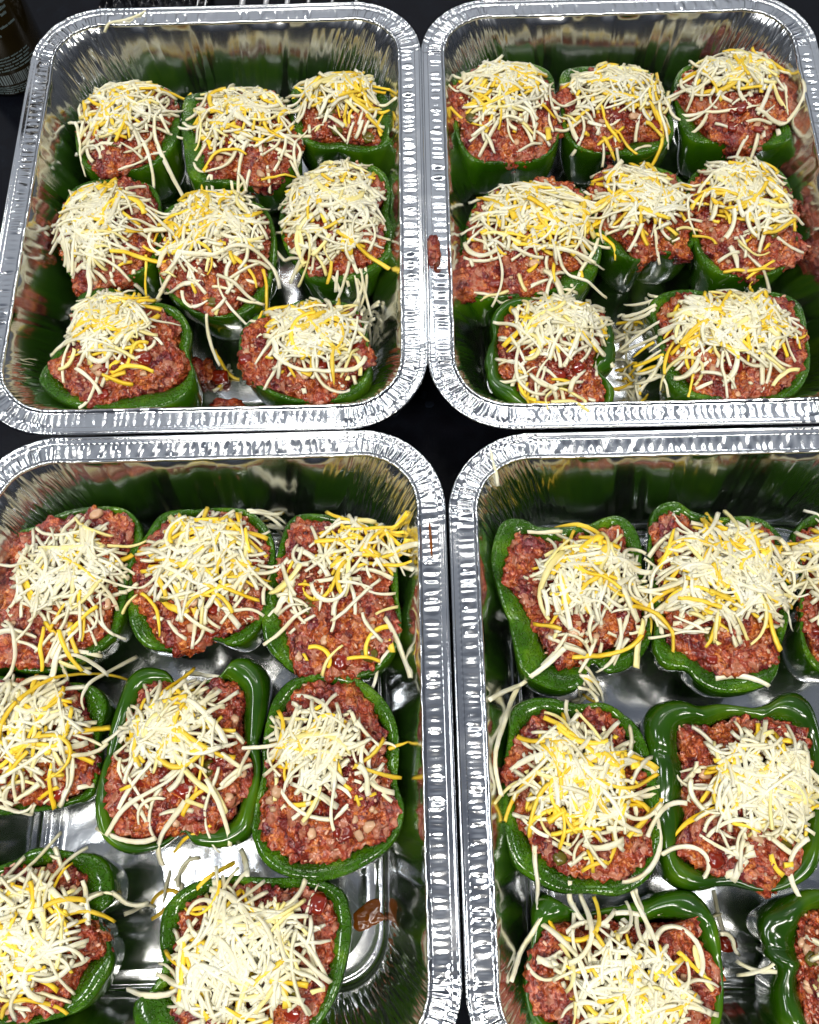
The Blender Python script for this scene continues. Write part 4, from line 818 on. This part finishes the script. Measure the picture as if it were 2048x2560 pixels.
def top_pepper(key, root, idx):
    """lay the cheese: the buried first layers become one part, the shreds on top are parts of their own"""
    (cx, cy), sh, me, ch = PEPPERS[key]; rs = np.random.RandomState(5000 + idx * 3)
    z0 = root.location.z / S; org = np.array([cx, cy, z0])
    plan = []
    for ci, (ox, oy, rx, ry, n, yl) in enumerate(ch):
        if ci == 0: n = int(n * 1.65)
        for k in range(n):
            r = rs.uniform(0, 1) ** .62 * 1.12 if ci == 0 else rs.uniform(.3, 1.0) ** .6; a = rs.uniform(0, 2 * math.pi)
            order = k / n * .8 + (rs.uniform(0, .35) if ci else 0)
            L = float(np.clip(rs.lognormal(math.log(1.8), .42), .6, 4.2)) if rs.rand() > .2 else rs.uniform(.15, .6)
            plan.append((order, cx + ox + r * rx * math.cos(a), cy + oy + r * ry * math.sin(a), L, rs.rand() < yl * (.35 + 1.5 * float(vn2(np.array([(cx + ox + r * rx * math.cos(a)) * .5]), np.array([(cy + oy + r * ry * math.sin(a)) * .5]), 7)[0])) + (.12 if k < n * .35 and ci == 0 else 0), ci))
    for h in HERO:
        if h[0] == key: plan.append((h[4] * .02 + .9, h[1], h[2], h[4], bool(h[5]), h))
    plan.sort(key=lambda p: p[0]); nb = int(len(plan) * .45)
    lowW, lowY = [], []
    for k, (_, x, y, L, yel, ci) in enumerate(plan):
        wid = (rs.uniform(.13, .235) if rs.rand() < .87 else rs.uniform(.22, .34)) * (1.08 if yel else 1); thk = rs.uniform(.11, .16)
        if isinstance(ci, tuple):
            V, F = shred(rs, x, y, ci[3], L, rs.uniform(.19, .26), .14, ci[6] * .75)
            obj('cheese_shred', mesh_np('cheese_shred', V - org, F, False), YELLOW if yel else WHITE, root); continue
        V, F = shred(rs, x, y, rs.uniform(0, 2 * math.pi), L, wid, thk, rs.normal(0, .42), lift=(rs.uniform(.1, .45) if rs.rand() < .07 else 0))
        low_ = (V[:, 2] < 4.6).mean()
        if low_ > .35 and rs.rand() < .85: continue
        V = V - org
        if k < nb: (lowY if yel else lowW).append((V, F))
        else:
            obj('cheese_shred', mesh_np('cheese_shred', V, F, False), YELLOW if yel else (PALE if rs.rand() < .13 else WHITE), root)
    Vs, Fs, n0, mi = [], [], 0, []
    for lst, m_ in ((lowW, 0), (lowY, 1)):
        for V, F in lst:
            Vs.append(V); Fs.append(F + n0); n0 += len(V); mi += [m_] * len(F)
    me_ = mesh_np('buried_cheese', np.vstack(Vs), np.vstack(Fs), False); me_.materials.append(WHITE); me_.materials.append(YELLOW)
    me_.polygons.foreach_set('material_index', np.array(mi, np.int32))
    o = obj('buried_cheese', me_, None, root); o['kind'] = 'stuff'

info = {}
for idx, key in enumerate(PEPPERS):
    info[key] = build_pepper(key, idx)
for idx, key in enumerate(PEPPERS):
    bits(info[key][0], info[key][1], key, idx)

HFB = HF.copy()                              # the ground under the cheese
# loose shreds lie on the foil before the toppings drape over
LOOSE = [  # x, y, spread x, spread y, count, share of yellow, label
 (-1.9, 30.9, .75, 3.6, 20, .08, 'pale cheese shred loose on the foil, front right corner of the upper left pan'),
 (-.2, 38.5, .6, 2.0, 6, .3, 'cheese shred loose against the right wall of the upper left pan'),
 (-12.6, 30.3, 1.3, 1.6, 8, .2, 'cheese shred loose between the two front peppers of the upper left pan'),
 (4.5, 29.0, .75, 2.6, 11, .05, 'cheese shred loose left of the front left pepper, upper right pan'),
 (15.9, 28.2, 1.5, 3.6, 55, .28, 'cheese shred loose between the two front peppers of the upper right pan'),
 (5.0, 43.2, .6, 1.2, 4, .3, 'cheese shred loose by the left wall of the upper right pan, behind a pepper'),
 (-9.4, 18.2, 1.6, .5, 10, .15, 'cheese shred loose behind the back row of the lower left pan'),
 (-15.2, -1.0, 2.2, 1.6, 8, .05, 'white cheese shred loose on the shiny floor of the lower left pan'),
 (7.5, 7.8, 2.0, 1.2, 13, .08, 'white cheese shred loose on the foil between the peppers of the lower right pan'),
 (4.7, .2, .35, 1.2, 9, .85, 'yellow cheese shred loose against the left wall of the lower right pan'),
 (15.4, -4.6, 1.2, 2.0, 5, .0, 'white cheese shred loose right of the bottom pepper, lower right pan')]
rsL = np.random.RandomState(77)
def loose(x, y, ang, L, yel, label, group, curl=None, lift=0, wid=None, rs=rsL):
    V, F = shred(rs, x, y, ang, L, wid or rs.uniform(.14, .21), .14, rs.normal(0, .5) if curl is None else curl, lift=lift, stiff=1)
    c = np.array([x, y, V[:, 2].min()])
    o = obj('cheese_shred', mesh_np('cheese_shred', V - c, F, False), YELLOW if yel else WHITE, None, c)
    tag(o, label, 'cheese shred', group); return o
for (x, y, sx_, sy_, n, yl, lab) in LOOSE:
    for k in range(n):
        for _ in range(40):
            lx_, ly_ = x + rsL.uniform(-1, 1) * sx_, y + rsL.uniform(-1, 1) * sy_
            ii, jj = hf_at(lx_ + np.array([0, .8, -.8, 0, 0]) * .5, ly_ + np.array([0, 0, 0, .8, -.8]) * .5)
            if HFB[ii, jj].max() < 1.9: break
        else: continue
        an_ = rsL.normal(0, .3) if sy_ < .6 else rsL.normal(1.57, .5) if sx_ < .7 else rsL.uniform(0, 6.28)
        L_ = rsL.uniform(.8, 2.3); yel_ = rsL.rand() < yl
        base = lab[lab.index('cheese'):]
        loose(lx_, ly_, an_, L_, yel_, ('short ' if L_ < 1.5 else 'long ') + ('yellow ' if yel_ else 'white ') + base, base.replace('shred', 'shreds'))
loose(4.78, 19.4, 1.75, 2.0, False, 'straight white cheese shred on the rim corner of the lower right pan', None, 0.0)
loose(-17.6, 54.0, .3, 3.2, False, 'curved pale cheese shred lying on the back rim of the upper left pan', None, -.5)
loose(-1.2, 4.9, .3, 1.0, True, 'short yellow cheese shred stuck to the right wall of the lower left pan', None, 0.0)

for idx, key in enumerate(PEPPERS):
    top_pepper(key, info[key][0], idx)

# ------------------------------------------------------------------ spilled crumbs
def crumb(name, x, y, z, sx_, sy_, sz_, mat, label, seed, cat='crumb', n=26, m_=16, rough=.3, group=None):
    V, F = blob(sx_, sy_, sz_, seed, n, m_, rough)
    if mat is MEAT:
        d1, _ = worley(V * 3.2 + seed, 3); V = V * (1 + (.45 - d1) * .35)[:, None]
    V[:, 2] -= V[:, 2].min()
    o = obj(name, mesh_np(name, V, F), mat, None, (x, y, z)); tag(o, label, cat, group)
    return o
crumb('meat_crumb', 2.31, 33.61, 6.36, .42, .95, .32, MEAT, 'orange brown crumb of filling on the left rim of the upper right pan', 11)
crumb('meat_crumb', -11.2, 27.1, .25, 1.0, .35, .4, MEAT, 'long crumb of filling just behind the front rim of the upper left pan', 12)
crumb('meat_crumb', -12.9, 29.6, .25, .7, .9, .5, MEAT, 'purple brown lump of filling on the foil right of the front left pepper', 13)
crumb('tomato_chunk', -11.75, 29.1, .25, .55, .48, .42, TOMATO, 'shiny dark red tomato piece on the floor of the upper left pan', 14, 'tomato piece', rough=.12)
crumb('bean', 15.1, -5.4, .25, .5, .42, .35, TOMATO, 'dark red bean on the floor of the lower right pan', 15, 'bean', rough=.1)
crumb('tomato_chunk', 7.3, 8.9, .25, .6, .4, .3, TOMATO, 'red tomato piece between the peppers of the lower right pan', 16, 'tomato piece', rough=.15)
def smear(x, y, z, rx, ry, label, seed):
    th = np.arange(72) / 72 * 2 * np.pi; rr = 1 + .9 * gn2(np.cos(th) * .8 + seed, np.sin(th) * .8, seed) + .10 * gn2(np.cos(th) * 3 + seed, np.sin(th) * 3, seed)
    t = np.linspace(.02, 1, 14)[:, None]
    X = t * rr * np.cos(th) * rx; Y = t * rr * np.sin(th) * ry; Z = .09 * (1 - t ** 3) ** .5 * (1 + 1.1 * gn2(X * 3 + seed, Y * 3, seed + 1)) - .01
    V = np.stack([X, Y, Z], -1).reshape(-1, 3)
    tag(obj('sauce_smear', mesh_np('sauce_smear', V, gridF(14, 72)), SAUCE, None, (x, y, z)), label, 'sauce smear')
smear(-3.35, -3.2, .25, .85, .62, 'orange sauce smear on the floor edge of the lower left pan', 23)
crumb('sauce_smear', 1.05, 15.4, 6.38, .08, .9, .05, SAUCE, 'thin red sauce streak on the right rim of the lower left pan', 18, 'sauce smear', rough=.1)

# ------------------------------------------------------------------ bottle
def lathe(prof_, n=64):
    th = np.arange(n) / n * 2 * np.pi
    V = np.concatenate([np.stack([r * np.cos(th), r * np.sin(th), np.full(n, z)], -1) for r, z in prof_]); return V, gridF(len(prof_), n)
def bottle():
    bx, by, br = -28.3, 57.2, 3.0
    t = empty('brown_bottle', (bx, by, 0)); tag(t, 'dark brown glass bottle with pale printing and a barcode behind the upper left pan', 'bottle')
    V, F = lathe([(0.1, .3), (2.2, .15), (2.6, 0.02), (2.85, .1), (3.0, .4), (3.0, 8.6), (2.9, 9.6), (2.5, 10.8), (1.9, 12.2), (1.5, 13.6), (1.35, 15.5), (1.3, 18.5), (1.5, 18.6), (1.5, 19.2), (1.3, 19.3), (.1, 19.3)])
    obj('bottle_glass', mesh_np('bottle_glass', V, F), GLASS, t)
    V, F = lathe([(1.42, 18.3), (1.6, 18.35), (1.62, 19.5), (1.4, 19.62), (.05, 19.62)]); obj('bottle_cap', mesh_np('bottle_cap', V, F), BEAD, t)
    rs = np.random.RandomState(5); a0 = math.atan2(-by, -bx)
    def strips(name, items, mat):
        Vs, Fs, n0 = [], [], 0
        for (s0, s1, z0, z1, sl) in items:
            k = max(2, int(abs(s1 - s0) / .25) + 1); ss = np.linspace(s0, s1, k); an = a0 + ss / br
            for zz in (z0, z1):
                Vs.append(np.stack([(br + .012) * np.cos(an + sl * (zz - z0)), (br + .012) * np.sin(an + sl * (zz - z0)), np.full(k, zz)], -1))
            j = np.arange(k - 1); Fs.append(np.stack([n0 + j, n0 + j + 1, n0 + k + j + 1, n0 + k + j], -1)); n0 += 2 * k
        obj(name, mesh_np(name, np.vstack(Vs), np.vstack(Fs)), mat, t)
    def line(z, h, s0, s1):
        it = []; s = s0
        while s < s1:
            w = rs.uniform(.18, .55); q = s
            while q < s + w:                                   # letters of a word too small to read
                it.append((q, q + .07, z, z + h * rs.uniform(.7, 1), 0)); q += .10
            s += w + .12
        strips('text_line', it, PRINT)
    for z in (.45, .62, .79, .96): line(z, .10, -2.4, 2.0)
    it = []; s = -1.9
    while s < 2.1:
        w = rs.choice([.04, .08, .12]); it.append((s, s + w, 1.22, 2.05, 0)); s += w + rs.choice([.04, .07, .1])
    strips('barcode', it, BARINK); strips('barcode', [(-2.25, -2.0, 1.22, 2.2, 0)], PRINT)
    for z in (2.35, 2.6, 2.85, 3.1, 3.35): line(z, .13, -2.4, 1.5)
    line(5.0, .2, -2.6, .2); line(5.5, .2, -2.6, 1.7)
    for z in (6.3, 6.7, 7.1): line(z, .26, -2.7, 1.4)
bottle()
crumb('glass_bead', -25.6, 55.6, 0, .55, .6, .5, BEAD, 'small dark blue glossy bead between the brown bottle and the pan corner', 21, 'bead', rough=.03)

# ------------------------------------------------------------------ wire rack and plastic wrap behind the upper left pan
def tube(P, r, n=8):
    P = np.array(P, float); T = np.gradient(P, axis=0); T /= np.linalg.norm(T, axis=1)[:, None]
    s = np.cross(T, (0, 0, 1.0)); s /= np.linalg.norm(s, axis=1)[:, None] + 1e-6; u = np.cross(s, T)
    th = np.arange(n) / n * 2 * np.pi
    V = (P[:, None, :] + r * (np.cos(th)[None, :, None] * s[:, None, :] + np.sin(th)[None, :, None] * u[:, None, :])).reshape(-1, 3)
    return V, gridF(len(P), n)
t = empty('wire_rack', (-7, 68, 0)); tag(t, 'bright wire rack lying behind the back rim of the upper left pan', 'wire rack')
for x, r in ((-10.6, .24), (-8.8, .22), (-7.2, .2), (-5.6, .14), (-13.4, .06), (-14.0, .05), (-3.8, .12), (-2, .12)):
    P = [(x + 7 + .10 * (y - 59), y - 68, 2.2 - (0.9 if y < 59 else 0)) for y in (58.4, 58.8, 59.4, 62, 68, 76)]
    V, F = tube(P, r); obj('rack_bar', mesh_np('rack_bar', V, F), WIRE, t)
V, F = tube([(-9, 7.8, 1.8), (0, 7.7, 1.8), (8, 7.6, 1.8)], .22); obj('rack_frame', mesh_np('rack_frame', V, F), WIRE, t)
n = 60; q = np.linspace(-1, 1, n); A_, B_ = np.meshgrid(q, q)
Z_ = .9 + 1.3 * np.abs(gn2(A_ * 3 + 3, B_ * 2, 5)) + .9 * (1 - 2 * np.abs(gn2(A_ * 6, B_ * 4 + 2, 8))) - 1.0 * (A_ ** 4 + B_ ** 4) * .8
V = np.stack([A_ * 4.2, B_ * 3.4, np.maximum(Z_, .03)], -1).reshape(-1, 3)
o = obj('plastic_wrap', mesh_np('plastic_wrap', V, gridF(n, n, False)), PLAST, None, (-17.6, 60.8, 0)); tag(o, 'crumpled black plastic wrap behind the back rim of the upper left pan', 'plastic wrap')
